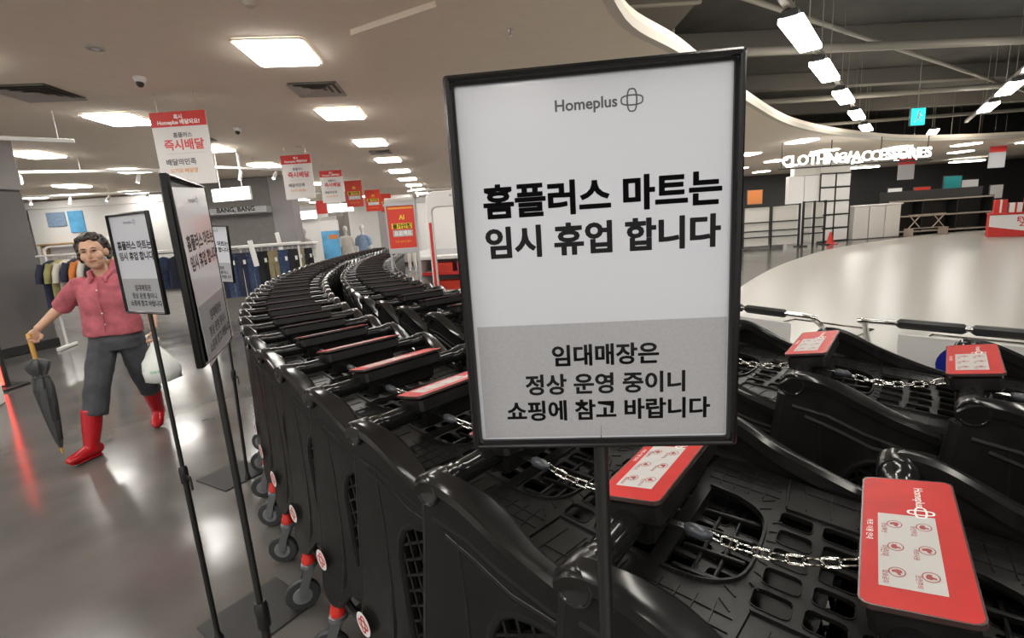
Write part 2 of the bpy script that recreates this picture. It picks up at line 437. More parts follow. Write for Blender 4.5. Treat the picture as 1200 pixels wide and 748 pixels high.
def downlight(x, y, label):
    t = thing('downlight', label, 'ceiling light', (x, y, CZ))
    obj('ring', MB().lathe([(.07, .0), (.075, -.012), (.055, -.02), (.05, -.004)]), 'vent', t)
    obj('bulb', MB().ell((0, 0, -.006), (.035, .035, .02)), 'white_gloss', t)
downlight(-3.42, 4.62, 'small round recessed downlight, unlit, ahead of the air vent')
downlight(-3.9, 10.0, 'small round recessed downlight above the sale banners')
tag(obj('smoke_detector', MB().lathe([(.05, 0), (.055, -.02), (.035, -.045), (.01, -.05)]), 'ceiling_trim', None, loc=(-1.75, 3.95, CZ)), 'small round smoke detector beside the first ceiling light panel', 'detector')
tag(obj('sprinkler_head', MB().lathe([(.03, 0), (.03, -.006), (.008, -.01), (.008, -.04), (.018, -.045), (.018, -.05)]), 'steel', None, loc=(.15, 4.7, CZ - .045)), 'tiny sprinkler head in the lower ceiling field', 'sprinkler')

def track(x0, y0, x1, y1, z, n, label, lit=True):
    t = thing('track_light', label, 'track light', (x0, y0, z))
    d = Vector((x1 - x0, y1 - y0, 0)); L = d.length; a = math.atan2(d.y, d.x)
    rot = Matrix.Rotation(a, 3, 'Z')
    obj('rail', MB().bbox(d / 2, (L, .045, .05), .006, rot), 'white', t)
    for k in range(3):
        p = d * (.06 + .44 * k)
        obj('hanger', MB().cyl(p + Vector((0, 0, .02)), p + Vector((0, 0, CZ - z)), .007), 'white', t)
    for k in range(n):
        p = d * ((k + .5) / n)
        dr = Vector((math.cos(k * 2.1) * .5, -.6 + .5 * math.sin(k * 1.7), -1)).normalized()
        q = p + Vector((0, 0, -.07))
        sp = obj('spotlight', MB().tube([q - dr * .02, q + dr * .02, q + dr * .15, q + dr * .16], [.02, .034, .036, .034], 12).cyl(p, q, .009), 'white', t)
        if lit: obj('bulb', MB().tube([q + dr * .158, q + dr * .165], [.03, .028], 12), 'spot_light', sp)
track(-7.3, 4.9, -5.35, 6.55, 2.85, 0, 'bare white lamp rail hanging beside the grey pillar')
track(-6.0, 9.6, -4.55, 11.1, 2.92, 3, 'white track lamp rail above the dark clothing shop')
track(-9.5, 8.9, -6.3, 10.4, 2.95, 2, 'white track lamp rail beyond the grey pillar')
track(-12.8, 13.2, -8.4, 14.2, 2.95, 5, 'long white track lamp rail over the far left shop')
track(-3.8, 20.0, -1.0, 19.4, 2.95, 4, 'white track lamp rail over the far end of the aisle')
track(-10.5, 17.0, -6.5, 18.0, 2.95, 5, 'white track lamp rail over the mannequins')

# ------------------------------------------------------------------ open hall above the pale floor
def tube_lamp(x, y, z, a, L, label, grp):
    t = thing('tube_lamp', label, 'tube light', (x, y, z), a, grp)
    obj('housing', MB().bbox((0, 0, .06), (L + .1, .2, .09), .01), 'dark_grey', t)
    obj('lamp', MB().prism(rrect(0, 0, L, .3, .03), -.03, .03), 'tube_light', t)
    for s in (-1, 1): obj('hanger', MB().cyl((s * L * .35, 0, .1), (s * L * .35, 0, HZ - z), .008, n=6), 'pipe', t)
ga = math.atan2(11.22, 9.19)
TZ = 3.9
sc = (TZ - 1.5) / 2.7
for (x, y) in ((1.2, -6), (1.2, -2.8), (.9, .6), (1.2, 3.3), (2.85, 6.05), (5.04, 8.71), (6.98, 11.12), (9.25, 13.88), (11.69, 16.84), (14.23, 19.93)):
    tube_lamp(x * sc + (.6 if y < 4 else 0), y * sc, TZ, ga if y > 5 else PI / 2, 1.75, 'white tube lamp on the grey trunking nearest the curved ceiling edge', 'lamps on the near trunking')
for (x, y) in ((6, -5.5), (6, -1.8), (6.2, 2.6), (7.6, 5.8), (9.75, 8.6), (11.9, 11.4), (14.0, 14.18), (16.17, 17.03), (19.13, 22.62)):
    tube_lamp(x * sc, y * sc, TZ, math.atan2(2.85, 2.17), 1.75, 'white tube lamp in the second line over the pale floor', 'lamps in the second line')
for (x, y) in ((18.2, 20.0), (21.8, 20.7), (17.4, 24.5), (23, 25)):
    tube_lamp(x, y, 3.6 if y < 22 else 3.0, .02, 1.6, 'white tube lamp set crosswise over the dark shop', 'lamps over the dark shop')
tag(obj('lamp_trunking', MB().bbox((0, 0, 0), (17, .1, .1), .01), 'pipe', None, loc=(8.5, 12.7, TZ + .17), rot=(0, 0, math.atan2(9.98, 8.17))), 'long grey trunking that carries the near line of tube lamps', 'trunking')
tag(obj('lamp_trunking', MB().bbox((0, 0, 0), (16, .1, .1), .01), 'pipe', None, loc=(12.45, 12.6, TZ + .17), rot=(0, 0, math.atan2(2.54, 1.92))), 'long grey trunking that carries the second line of tube lamps', 'trunking')
def pipe(p0, p1, r, label, m='pipe'):
    p0, p1 = Vector(p0), Vector(p1)
    o = obj('ceiling_pipe', MB().cyl((0, 0, 0), p1 - p0, r), m, None, loc=p0); tag(o, label, 'pipe')
pipe((1, 10.5, 4.6), (29, 12.5, 4.6), .09, 'thick pale pipe running across under the dark hall ceiling')
pipe((3, 7.0, 4.9), (29, 16.5, 4.9), .06, 'slanting grey pipe crossing the hall ceiling above the second lamps')
pipe((2, 15.5, 4.5), (29, 15.0, 4.5), .08, 'level grey pipe across the hall ceiling before the far lamps')
pipe((4, 9.0, 5.0), (27, 24.0, 5.0), .05, 'thin pipe slanting along the near trunking')
pipe((6, 5.0, 4.9), (29, 8.0, 4.9), .07, 'grey pipe high over the pale floor')
pipe((5, 19.5, 4.3), (29, 18.0, 4.3), .06, 'far grey pipe over the shelving')
pipe((9, 8.0, 4.4), (24, 20.0, 4.4), .035, 'thin conduit slanting below the hall pipes')
for k, (y, d) in enumerate(((6.2, .5), (9.6, .45), (13.2, .5), (17.2, .45), (21.5, .5))):
    tag(obj('ceiling_beam', MB().bbox((0, 0, 0), (30, .35, d), .01), 'beam', None, loc=(15, y, HZ - d / 2), rot=(0, 0, .04)),
        'dark steel beam across the open hall ceiling', 'beam', 'beams of the open hall ceiling')
dk = thing('air_duct', 'boxy grey air duct hanging behind the sign top at the ceiling edge', 'duct', (2.3, 7.4, 4.75))
obj('duct_body', MB().bbox((0, 0, 0), (1.1, 2.6, .9), .02), 'beam', dk)
for s in (-1, 0, 1): obj('flange', MB().bbox((0, s * 1.1, 0), (1.16, .06, .96), .01), 'pipe', dk)
ex = thing('exit_sign', 'small glowing green exit sign hanging in the dark hall', 'exit sign', (11.4, 14.0, 3.6))
obj('sign_box', MB().bbox((0, .04, 0), (.4, .06, .46), .01), 'dark_grey', ex)
obj('sign_face', MB().box((0, 0, 0), (.37, .02, .43)), 'exit_light', ex)
obj('pictogram', MB().ell((.02, -.012, .12), (.035, .004, .035)).tube([(0, -.012, .08), (.0, -.012, -.03)], .03, 6).tube([(0, -.012, -.03), (.08, -.012, -.12)], .018, 6).tube([(0, -.012, -.03), (-.1, -.012, -.14)], .018, 6).tube([(0, -.012, .07), (.1, -.012, .02)], .014, 6), 'white', ex)
obj('hanger', MB().cyl((0, .04, .22), (0, .04, HZ - 3.6), .012), 'pipe', ex)

# ================================================================== SHOPPING CARTS
PITCH = 0.36
def cart_x(y, s=1):                       # half width shrinks to the front so that carts nest
    return s * (.305 - .075 * max(y, -.02))
rail_z = [(-.03, 1.03), (.0, 1.05), (.05, 1.048), (.1, 1.03), (.16, 1.0), (.24, .965), (.34, .935), (.5, .905), (.7, .88), (.9, .86)]
def rz_at(y):
    for (a, za), (b, zb) in zip(rail_z, rail_z[1:]):
        if a <= y <= b: return za + (zb - za) * (y - a) / (b - a)
    return rail_z[-1][1] if y > 0 else rail_z[0][1]
def make_rail(s):
    rings = []
    for y, z in [(a.x, a.y) for a in spline([(p[0], p[1], 0) for p in rail_z], 4)]:
        w = .017 + .010 * math.exp(-((y - .13) / .07) ** 2); x = cart_x(y) + .010 - w + .004; t = .034
        tilt = .008 * math.exp(-((y - .12) / .08) ** 2)
        pts = [(x + w, z - t), (x + w + .003, z - .012), (x + w - .004, z - .002 - tilt), (x + w - .012, z - tilt * .5), (x - w + .01, z + .001), (x - w, z - .006), (x - w, z - t)]
        rings.append([(s * px, y, pz) for px, pz in pts])
    mb = MB().loft(rings)
    mb.lathe([(.012, s * .268), (.029, s * .27), (.0315, s * .274), (.0315, s * .316), (.029, s * .3195), (.026, s * .3195), (.0245, s * .318), (.008, s * .318)], 20, 'x', (0, -.002, 1.018))
    return mb
def panel_outline():
    top = [(y, rz_at(y) - .03) for y in (-.01, .05, .12, .2, .3, .45, .6, .75, .86)]
    front = [(.88, .8), (.84, .44)]
    bot = [(.7, .43), (.3, .42), (.14, .405), (.075, .37), (.03, .32), (.0, .29), (-.045, .275), (-.085, .285), (-.11, .32)]
    rear = [(-.105, .4), (-.085, .55), (-.06, .72), (-.035, .88), (-.025, .97)]
    return top + front + bot + rear
win = [(.13, .50), (.165, .47), (.6, .48), (.63, .51), (.62, .72), (.59, .765), (.54, .79), (.42, .815), (.3, .835), (.22, .84), (.175, .832), (.145, .812), (.125, .775), (.116, .73)]
def clip_seg(p, q, poly):
    ts = [0.0, 1.0]; n = len(poly); d = (q[0] - p[0], q[1] - p[1]); hits = []
    for i in range(n):
        a, b = poly[i], poly[(i + 1) % n]; e = (b[0] - a[0], b[1] - a[1]); den = d[0] * e[1] - d[1] * e[0]
        if abs(den) < 1e-9: continue
        t = ((a[0] - p[0]) * e[1] - (a[1] - p[1]) * e[0]) / den; u = ((a[0] - p[0]) * d[1] - (a[1] - p[1]) * d[0]) / den
        if 0 <= u <= 1: hits.append(t)
    if len(hits) < 2: return None
    t0, t1 = min(hits), max(hits)
    return (p[0] + d[0] * t0, p[1] + d[1] * t0), (p[0] + d[0] * t1, p[1] + d[1] * t1)
def on_panel(s, out=0.0):
    return lambda v: (s * (cart_x(v.x) - .004 + v.z + out + (.012 * max(0, (.5 - v.y) / .2) if v.x < .1 else 0)), v.x, v.y)
def make_panel(s):
    mb = plate_mesh(panel_outline(), [win], .016, .003, on_panel(s))
    # raised mouldings: two upright ribs on the leg, one under the rail, one round the window
    def rib(path, r, sy=.6):
        q = MB().tube([(a, b, 0.012 - r * 1.15) for a, b in path], r, 10); q.xf(on_panel(s)); mb.merge(q)
    rib([(-.018, .985), (-.03, .88), (-.055, .72), (-.08, .55), (-.1, .4), (-.1, .32)], .022)
    rib([(.06, .95), (.07, .8), (.07, .62), (.055, .47), (.03, .36)], .02)
    rib([(.0, .955), (.08, .94), (.16, .905), (.26, .875), (.45, .85), (.8, .82)], .014)
    rib([(.03, .93), (.1, .905), (.18, .87), (.3, .855)], .009)
    rib([(.14, .41), (.3, .43), (.6, .435), (.84, .45)], .02)
    rib(win + [win[0]], .012)
    return mb
def make_lattice(s):
    mb = MB()
    for k in range(-20, 40):
        for dx, dy in ((.05, .026), (.012, -.05)):
            if dy > 0: p = (.1, .2 + k * .042); q = (.1 + dx * 20, p[1] + dy * 20)
            else: p = (-.1 + k * .036, .95); q = (p[0] + dx * 12, p[1] + dy * 12)
            c = clip_seg(p, q, win)
            if not c: continue
            (ax, ay), (bx, by) = c
            L = math.hypot(bx - ax, by - ay)
            if L < .01: continue
            nx, ny = -(by - ay) / L * .0032, (bx - ax) / L * .0032
            b = MB().add([(ax + nx, ay + ny, -.008), (ax - nx, ay - ny, -.008), (bx - nx, by - ny, -.008), (bx + nx, by + ny, -.008),
                          (ax + nx, ay + ny, .003), (ax - nx, ay - ny, .003), (bx - nx, by - ny, .003), (bx + nx, by + ny, .003)],
                         [(4, 5, 6, 7), (0, 1, 5, 4), (2, 3, 7, 6), (0, 4, 7, 3), (1, 2, 6, 5)])
            b.xf(on_panel(s)); mb.merge(b)
    return mb
def flap_z(x, y): return .955 - .09 * y
def make_flap():
    fn = lambda v: (v.x * (1 - .18 * v.y), v.y, flap_z(v.x, v.y) + v.z)
    outer = [(-.272, .03), (-.2, .02), (-.12, .025), (0, .025), (.12, .025), (.2, .02), (.272, .03), (.275, .15), (.268, .22), (.272, .3), (.27, .45), (.262, .58),
             (.12, .6), (0, .6), (-.12, .6), (-.262, .58), (-.27, .45), (-.272, .3), (-.268, .22), (-.275, .15)]
    holes = []
    # U-shaped opening behind the coin box
    holes.append([(-.135, .05)] + [(p.x, p.y) for p in spline([(.135, .05, 0), (.13, .10, 0), (.11, .135, 0), (.075, .155, 0), (0, .16, 0), (-.075, .155, 0), (-.11, .135, 0), (-.13, .10, 0)], 4)])
    for r in range(5):
        y0 = .2 + r * .066
        for cidx in range(5):
            x0 = (cidx - 2) * .058
            holes.append(rrect(x0, y0 + .008 * math.cos(x0 * 12), .042, .05, .009, 2))
    mb = plate_mesh(outer, holes, .006, 0, fn)
    def bar(p, q, w=.0032, h=.006):
        d = Vector((q[0] - p[0], q[1] - p[1])); L = d.length; n = Vector((-d.y, d.x)) / L * w / 2; m = max(2, int(L / .03)); rings = []
        for k in range(m + 1):
            c = Vector(p) + d * k / m
            rings.append([(c.x + n.x, c.y + n.y, .002), (c.x + n.x * .6, c.y + n.y * .6, .002 + h), (c.x - n.x * .6, c.y - n.y * .6, .002 + h), (c.x - n.x, c.y - n.y, .002)])
        b = MB().loft(rings); b.xf(fn); mb.merge(b)
    for h in holes[1:]:
        n = len(h)
        for k in range(n):
            a, b = h[k], h[(k + 1) % n]
            cx = sum(p[0] for p in h) / n; cy = sum(p[1] for p in h) / n
            sc_ = lambda p: (cx + (p[0] - cx) * 1.04, cy + (p[1] - cy) * 1.04)
            bar(sc_(a), sc_(b), .0022, .003)
    u = holes[0]
    ue = [(p[0] * 1.03, .1 + (p[1] - .1) * 1.06) for p in u]
    for a, b in zip(ue[1:], ue[2:] + ue[:1]): bar(a, b, .006, .007)
    # slanted little ribs round the opening
    for k in range(-5, 6):
        x = k * .03; bar((x, .168 if abs(x) < .1 else .14), (x * 1.12, .182 if abs(x) < .1 else .158), .003, .003)
    # crosswise fine ribs on the side fields
    for s in (-1, 1):
        for k in range(4): bar((s * .16, .06 + k * .026), (s * .255, .05 + k * .03), .003, .003)
        for k in range(3): bar((s * (.175 + k * .028), .035), (s * (.18 + k * .028), .165), .003, .003)
        for k in range(5): bar((s * .17, .21 + .04 * k), (s * .262, .2 + .042 * k), .003, .003)
        bar((s * .15, .18), (s * .155, .58), .005, .006); bar((s * .155, .18), (s * .265, .17), .005, .006)
        bar((s * .235, .2), (s * .235, .56), .003, .003)
    for k in range(4):          # bars seen through the opening
        q = MB().bbox((-.09 + k * .06, .1, flap_z(0, .1) - .02), (.008, .1, .012), .002); mb.merge(q)
    for k in range(2):
        q = MB().bbox((0, .08 + k * .035, flap_z(0, .1) - .024), (.25, .006, .01), .002); mb.merge(q)
    return mb
def make_basket():
    mb = MB()
    # floor grid, front wall and rear lower lip
    for k in range(9):
        x = -.2 + .05 * k; mb.box((x * .95, .46, .445), (.008, .74, .012))
    for k in range(8): mb.box((0, .12 + k * .1, .44), (.46, .01, .012))
    mb.bbox((0, .855, .63), (.47, .014, .42), .004)
    mb.bbox((0, .86, .86), (.5, .04, .03), .008)
    return mb
def make_chassis():
    mb = MB()
    for s in (-1, 1):
        mb.tube([(s * .285, -.08, .3), (s * .275, .0, .25), (s * .25, .2, .2), (s * .2, .62, .19), (s * .18, .7, .2)], .014, 8)
        mb.tube([(s * .2, .62, .19), (s * .21, .66, .42)], .012, 8)
    mb.tube([(-.2, .62, .19), (.2, .62, .19)], .012, 8)
    mb.tube([(-.275, .0, .25), (.275, .0, .25)], .012, 8)
    return mb
def caster_parts(parent, x, y, top):
    f = MB()
    f.lathe([(.02, .205), (.032, .2), (.034, .188), (.02, .18)], 14)
    for s in (-1, 1):
        f.loft([[(s * .021, -.018, .19), (s * .021, .02, .19), (s * .025, .02, .19), (s * .025, -.018, .19)],
                [(s * .022, -.05, .1), (s * .022, -.005, .13), (s * .027, -.005, .13), (s * .027, -.05, .1)],
                [(s * .022, -.052, .055), (s * .022, -.028, .055), (s * .027, -.028, .055), (s * .027, -.052, .055)]])
    f.bbox((0, 0, .186), (.05, .045, .01), .003)
    f.cyl((-.03, -.04, .062), (.03, -.04, .062), .01, n=8)
    c = obj('caster', f, 'fork', parent, loc=(x, y, 0))
    w = obj('wheel', MB().lathe([(.02, -.012), (.055, -.015), (.064, -.013), (.068, -.006), (.068, .006), (.064, .013), (.055, .015), (.02, .012)], 22, 'x', (0, -.04, .068)), 'rubber', c)
    obj('hub', MB().lathe([(.012, -.0185), (.036, -.017), (.04, -.012), (.04, .012), (.036, .017), (.012, .0185)], 14, 'x', (0, -.04, .068)), 'wheel_core', c)
    obj('stem', MB().lathe([(.017, top), (.019, .26), (.019, .235), (.026, .222), (.026, .2)], 12), 'red_plastic', c)
    return c
def chain_pts(p, q, sag, n):
    p, q = Vector(p), Vector(q)
    return [p.lerp(q, k / n) + Vector((0, 0, -4 * sag * (k / n) * (1 - k / n))) for k in range(n + 1)]
def link_mesh():
    pts = []
    for k in range(20):
        a = 2 * PI * k / 20; pts.append((.0125 * math.cos(a) if abs(math.cos(a)) < 0 else (.0095 * math.copysign(1, math.cos(a)) * min(1, abs(math.cos(a)) * 1.5) + .004 * math.cos(a)), .0072 * math.copysign(min(1, abs(math.sin(a)) * 1.25), math.sin(a)), 0))
    return MB().tube(pts, .0021, 6, closed=True)
LINK = link_mesh().mesh('chain_link', 60); LINK.materials.append(M['chain'])
TILT = R(10)
icon_rows = ['동전투입', '카트사용', '안전주의', '반납확인', '어린이', '탑승금지']
def make_cart(label, group, fine=True):
    t = thing('shopping_cart', label, 'shopping cart', group=group)
    for s in (-1, 1):
        obj('rail', make_rail(s), 'plastic_gloss', t, 35)
        p = obj('side_panel', make_panel(s), 'plastic', t, 35)
        obj('lattice', make_lattice(s), 'plastic', p, 35)
        q = MB(); q.merge(disc(.036)); st = obj('sticker', q.xf(lambda v: (s * (cart_x(-.02) + .019), v.x - .075, v.y + .44)), 'white_ink', p, None)
        obj('sticker_emblem', flower(.024, .0055).xf(lambda v: (s * (cart_x(-.02) + .0197), v.x - .075, v.y + .44)), 'red_ink', p, None)
        caster_parts(t, s * .292, -.09, .3)
        caster_parts(t, s * .185, .66, .26)
    obj('handle_bar', MB().tube([(-.28, 0, 1.017), (-.25, 0, 1.017), (-.245, 0, 1.017), (-.22, .0, 1.017), (.22, 0, 1.017), (.245, 0, 1.017), (.25, 0, 1.017), (.28, 0, 1.017)],
                                [.029, .029, .0255, .0245, .0245, .0255, .029, .029], 18), 'handle', t)
    rt = Matrix.Rotation(TILT, 3, 'X')
    cb = obj('coin_box', MB().bbox((0, .006, 1.038), (.3, .098, .044), .008, rt).bbox((0, .002, 1.0), (.26, .062, .06), .008), 'plastic', t)
    obj('strap', MB().bbox((.09, .062, 1.005), (.014, .05, .003), .001), 'steel', cb)
    pl = obj('placard', MB().prism(rrect(0, 0, .312, .106, .012), -.002, .003), 'placard_red', t, loc=(0, .0015, 1.0635), rot=(TILT, 0, 0))
    obj('clear_border', plate_mesh(rrect(0, 0, .315, .109, .0125), [rrect(0, 0, .311, .105, .0115)], .0062), 'placard_edge', pl)
    obj('white_panel', MB().prism(rrect(.037, -.004, .165, .062, .001), .003, .0034), 'placard_white', pl, None)
    o = link('lettering', text_mesh('Homeplus', .058, None, .012, 0, 'white_ink'), None, pl); o.location = (-.1, .012, .0035)
    obj('emblem', flower(.014, .0026, .0036).xf(lambda v: (v.x - .056, v.y + .013, v.z)), 'white_ink', pl, None)
    for k in range(6 if fine else 0):
        cx = -.018 + .054 * (k % 3); cy = .014 if k < 3 else -.017
        n = 16; ro, ri = .0085, .0074
        ic = MB().add([(cx + ro * 1.15 * math.cos(2 * PI * j / n), cy + ro * math.sin(2 * PI * j / n), .0037) for j in range(n)] + [(cx + ri * 1.15 * math.cos(2 * PI * j / n), cy + ri * math.sin(2 * PI * j / n), .0037) for j in range(n)],
               [(j, (j + 1) % n, n + (j + 1) % n, n + j) for j in range(n)])
        obj('icon_ring', ic, 'dark_red_ink', pl, None)
        hh = [(-.005, -.003), (.0, -.005), (.004, -.004), (.005, .0), (.003, .002), (.004, .005), (.001, .005), (-.001, .001), (-.005, .001)]
        if k % 2: hh = [(y * 1.1, x) for x, y in hh]
        obj('icon_figure', MB().add([(cx + x, cy + y, .0037) for x, y in hh], [tuple(range(9))]), 'dark_red_ink', pl, None)
        o = link('caption', text_mesh(icon_rows[k], .024, None, .01, 0, 'dark_red_ink'), None, pl)
        o.location = (-.018 + .054 * (k % 3) + .012, (.003 if k < 3 else -.028), .0037)
    if fine:
        o = link('caption', text_mesh('카트 이용 안내', .05, None, .01, 0, 'white_ink'), None, pl); o.location = (.0, -.044, .0035)
    obj('seat_flap', make_flap(), 'plastic', t, 35)
    obj('basket', make_basket(), 'plastic', t, 35)
    obj('chassis', make_chassis(), 'black_trim', t)
    return t
def add_chain(cart, seed, detail, flip):
    random.seed(seed)
    x0 = .09; x1 = .02 + random.uniform(-.03, .03); sag = random.uniform(.012, .03)
    pts = chain_pts((x0 - .01, .1, .998), (x1, PITCH - .04, 1.0), sag, 10)
    pl = obj('chain_plug', MB().tube([(x0, .07, 1.004), (x0, .078, 1.003), (x0 - .002, .1, 1.0), (x0 - .006, .112, .998)], [.006, .011, .011, .004], 10), 'plug', cart)
    mb = MB()
    for k, (a, b) in enumerate(zip(pts, pts[1:])):
        d = (b - a).normalized(); up = Vector((0, 0, 1)); sd = d.cross(up).normalized(); u2 = sd.cross(d)
        if k % 2: sd, u2 = u2, -sd
        mt = Matrix((d, sd, u2)).transposed()
        mid = (a + b) / 2
        if detail:
            o = bpy.data.objects.new('chain_link', LINK); col.objects.link(o); o.parent = pl
            o.matrix_local = Matrix.Translation(mid) @ mt.to_4x4()
        else:
            q = MB(); q.v = [mid + mt @ v.co for v in LINK.vertices]; q.f = [tuple(p.vertices) for p in LINK.polygons]; mb.merge(q)
    if not detail: obj('chain', mb, 'chain', pl, 60)
proto = make_cart('proto', 'proto'); index_kids(proto)
proto_far = make_cart('proto', 'proto', False); index_kids(proto_far)

# ================================================================== NOTICE STANDS
BW, BH = .238, .328
def notice_stand(name, label, x, y, yaw, zc, plate_dir, slip=None, lean=0.0):
    t = thing(name, label, 'sign', (x, y, 0), yaw)
    # front faces local -y
    fr = obj('frame', plate_mesh(rrect(0, 0, BW, BH, .003, 2), [rrect(0, 0, BW - .017, BH - .017, .001, 1)], .012, .002, lambda v: (v.x, -v.z, zc + v.y)), 'frame_black', t)
    # raised profile lines along the snap frame
    for a, b in (((-1, 1), (1, 1)), ((1, 1), (1, -1)), ((1, -1), (-1, -1)), ((-1, -1), (-1, 1))):
        q = [Vector((p[0] * (BW / 2 - .0042), -.0062, zc + p[1] * (BH / 2 - .0042))) for p in (a, b)]
        obj('frame_lip', MB().tube(q, .0024, 8), 'frame_black', fr)
    obj('backing', MB().box((0, .003, zc), (BW - .012, .004, BH - .012)), 'dark_grey', t)
    lay = Matrix.Translation((0, -.0005, zc)) @ Matrix.Rotation(PI / 2, 4, 'X')
    pm = lay
    if slip: pm = Matrix.Translation((slip[0], -.0075, zc + slip[1])) @ Matrix.Rotation(slip[2], 4, 'Y') @ Matrix.Rotation(PI / 2 + slip[3], 4, 'X')
    pw, ph = BW - .016, BH - .016
    if slip:
        g = MB(); n = 10; rows = []
        for k in range(n + 1):
            v = -ph / 2 + ph * k / n; bulge = .0
            rows.append([(-pw / 2, v, bulge), (0, v, bulge), (pw / 2, v, bulge), (pw / 2, v, bulge - .0006), (0, v, bulge - .0006), (-pw / 2, v, bulge - .0006)])
        g.loft(rows)
        pap = obj('notice_paper', g, 'paper', t, 40)
    else:
        pap = obj('notice_paper', MB().prism(rrect(0, 0, pw, ph, .001, 1), -.0004, .0004), 'paper', t, None)
    pap.matrix_local = pm
    sf = 0.0 if slip else .0004; zz = sf + .00003
    def put(ms, u, v, name='lettering'):
        o = link(name, ms, None, pap); o.location = (u, v, zz + .00006); return o
    obj('grey_block', MB().prism([(-.1075, -.154), (.1095, -.154), (.1095, -.047), (-.1075, -.047)], zz, zz + .00002), 'paper_grey', pap, None)
    put(text_mesh('Homeplus', .05, None, .022, 0, 'grey_ink'), -.004, .1325)
    obj('emblem', flower(.0085, .0012, zz + .00006).xf(lambda v: (v.x + .0325, v.y + .1335, v.z)), 'grey_ink', pap, None)
    put(text_mesh('홈플러스 마트는', .197, None, .028, heavy=.011), .005, .0615)
    put(text_mesh('임시 휴업 합니다', .197, None, .028, heavy=.011), .0045, .0268)
    put(text_mesh('임대매장은', .094, None, .024, heavy=.009), .0055, -.0765)
    put(text_mesh('정상 운영 중이니', .142, None, .024, heavy=.009), .004, -.1033)
    put(text_mesh('쇼핑에 참고 바랍니다', .182, None, .024, heavy=.009), .0055, -.1283)
    pb = zc - BH / 2
    obj('pole', MB().tube([(0, .006, .0), (0, .006, .72)], .0095, 12).tube([(0, .006, .7), (0, .006, pb + .02)], .007, 12), 'pole_black', t)
    obj('height_clamp', MB().lathe([(.011, .665), (.0145, .67), (.0145, .72), (.011, .73)], 14, 'z', (0, .006, 0)).bbox((.022, .006, .69), (.03, .008, .018), .003).bbox((.035, .006, .668), (.008, .007, .05), .003), 'pole_black', t)
    obj('pole_foot', MB().lathe([(.018, .004), (.018, .02), (.011, .035), (.0095, .05)], 14, 'z', (0, .006, 0)), 'pole_black', t)
    if lean:
        for ch in t.children: ch.matrix_local = Matrix.Rotation(lean, 4, 'Y') @ (pm if ch is pap or ch == pap else Matrix.Identity(4))
    b = obj('base_plate', MB().bbox((0, .15, .004), (.3, .33, .008), .003), 'mat_base', t)
    b.rotation_euler.z = plate_dir - yaw
    return t
notice_stand('notice_stand', 'large white paper notice in black frame standing against the nearest carts', .075, .421, R(-6.1), 1.456, R(115))
notice_stand('notice_stand', 'upright framed white notice beside the walking person', -1.2, 1.605, R(-27), 1.444, R(-36))
notice_stand('notice_stand', 'framed notice seen edge on with its paper slipping out below', -.58, .93, R(108.7), 1.45, R(100), slip=(.012, -.006, R(-4.5), R(0)))
notice_stand('notice_stand', 'framed white notice at the foot of the denim rack', -1.75, 2.88, R(-20), 1.43, R(60), lean=R(3.2))

# ================================================================== METAL TROLLEYS BEYOND THE INNER ROW
def metal_cart(x, y, a, label, disc_col, stripe):
    t = thing('metal_trolley', label, 'trolley', (x, y, 0), a)
    # handle along local x, front towards local +y
    hb = spline([(-.335, .2, .78), (-.335, .09, .93), (-.325, .02, .985), (-.29, 0, 1.0), (.29, 0, 1.0), (.325, .02, .985), (.335, .09, .93), (.335, .2, .78)], 5)
    obj('handle_tube', MB().tube(hb, .011, 10), 'chrome', t)
    for s_ in (-1, 1): obj('handle_sleeve', MB().bbox((s_ * .111, 0, 1.0), (.213, .034, .038), .01), 'black_trim', t)
    pn = obj('advert_panel', MB().bbox((0, .04, .83), (.43, .012, .24), .004), 'white', t)
    if disc_col: obj('disc_print', disc(.085, 24).xf(lambda v: (v.x - .005, .0325, v.y + .845)), disc_col, pn, None)
    if stripe: obj('stripe_print', MB().box((.0, .0325, .75), (.43, .002, .07)), 'red_plastic', pn, None)
    for z, w, d in ((.78, .27, .85), (.6, .25, .8), (.42, .22, .75)):
        obj('basket_ring', MB().tube([(-w, .05, z), (w, .05, z), (w * .8, d, z), (-w * .8, d, z)], .006, 6, closed=True), 'chrome', t)
    for k in range(12):
        q = .07 + .065 * k
        for s in (-1, 1):
            obj('wire', MB().tube([(s * (.27 - .06 * q), q, .78), (s * (.22 - .06 * q), q * .93, .42)], .0022, 5), 'chrome', t)
    for k in range(9): obj('wire', MB().tube([(-.2 + .05 * k, .05, .42), (-.16 + .04 * k, .75, .42)], .0022, 5), 'chrome', t)
    obj('frame', MB().tube(spline([(-.26, .2, .78), (-.26, .1, .5), (-.25, .0, .2), (-.22, .3, .16), (-.18, .72, .15)], 4), .011, 8).tube(spline([(.26, .2, .78), (.26, .1, .5), (.25, .0, .2), (.22, .3, .16), (.18, .72, .15)], 4), .011, 8), 'chrome', t)
    for sx, yy in ((-.24, .02), (.24, .02), (-.18, .7), (.18, .7)):
        c = obj('caster', MB().bbox((sx, yy, .11), (.04, .04, .08), .006), 'fork', t)
        obj('wheel', MB().lathe([(.02, -.012), (.05, -.012), (.055, 0), (.05, .012), (.02, .012)], 16, 'x', (sx, yy, .055)), 'rubber', c)
    return t
metal_cart(1.17, 2.41, R(-60), 'chrome trolley with white panel and red stripe below its two black grips', None, True)
metal_cart(1.69, 1.75, R(-49), 'chrome trolley with white panel and blue disc below its two black grips', 'blue_disc', False)

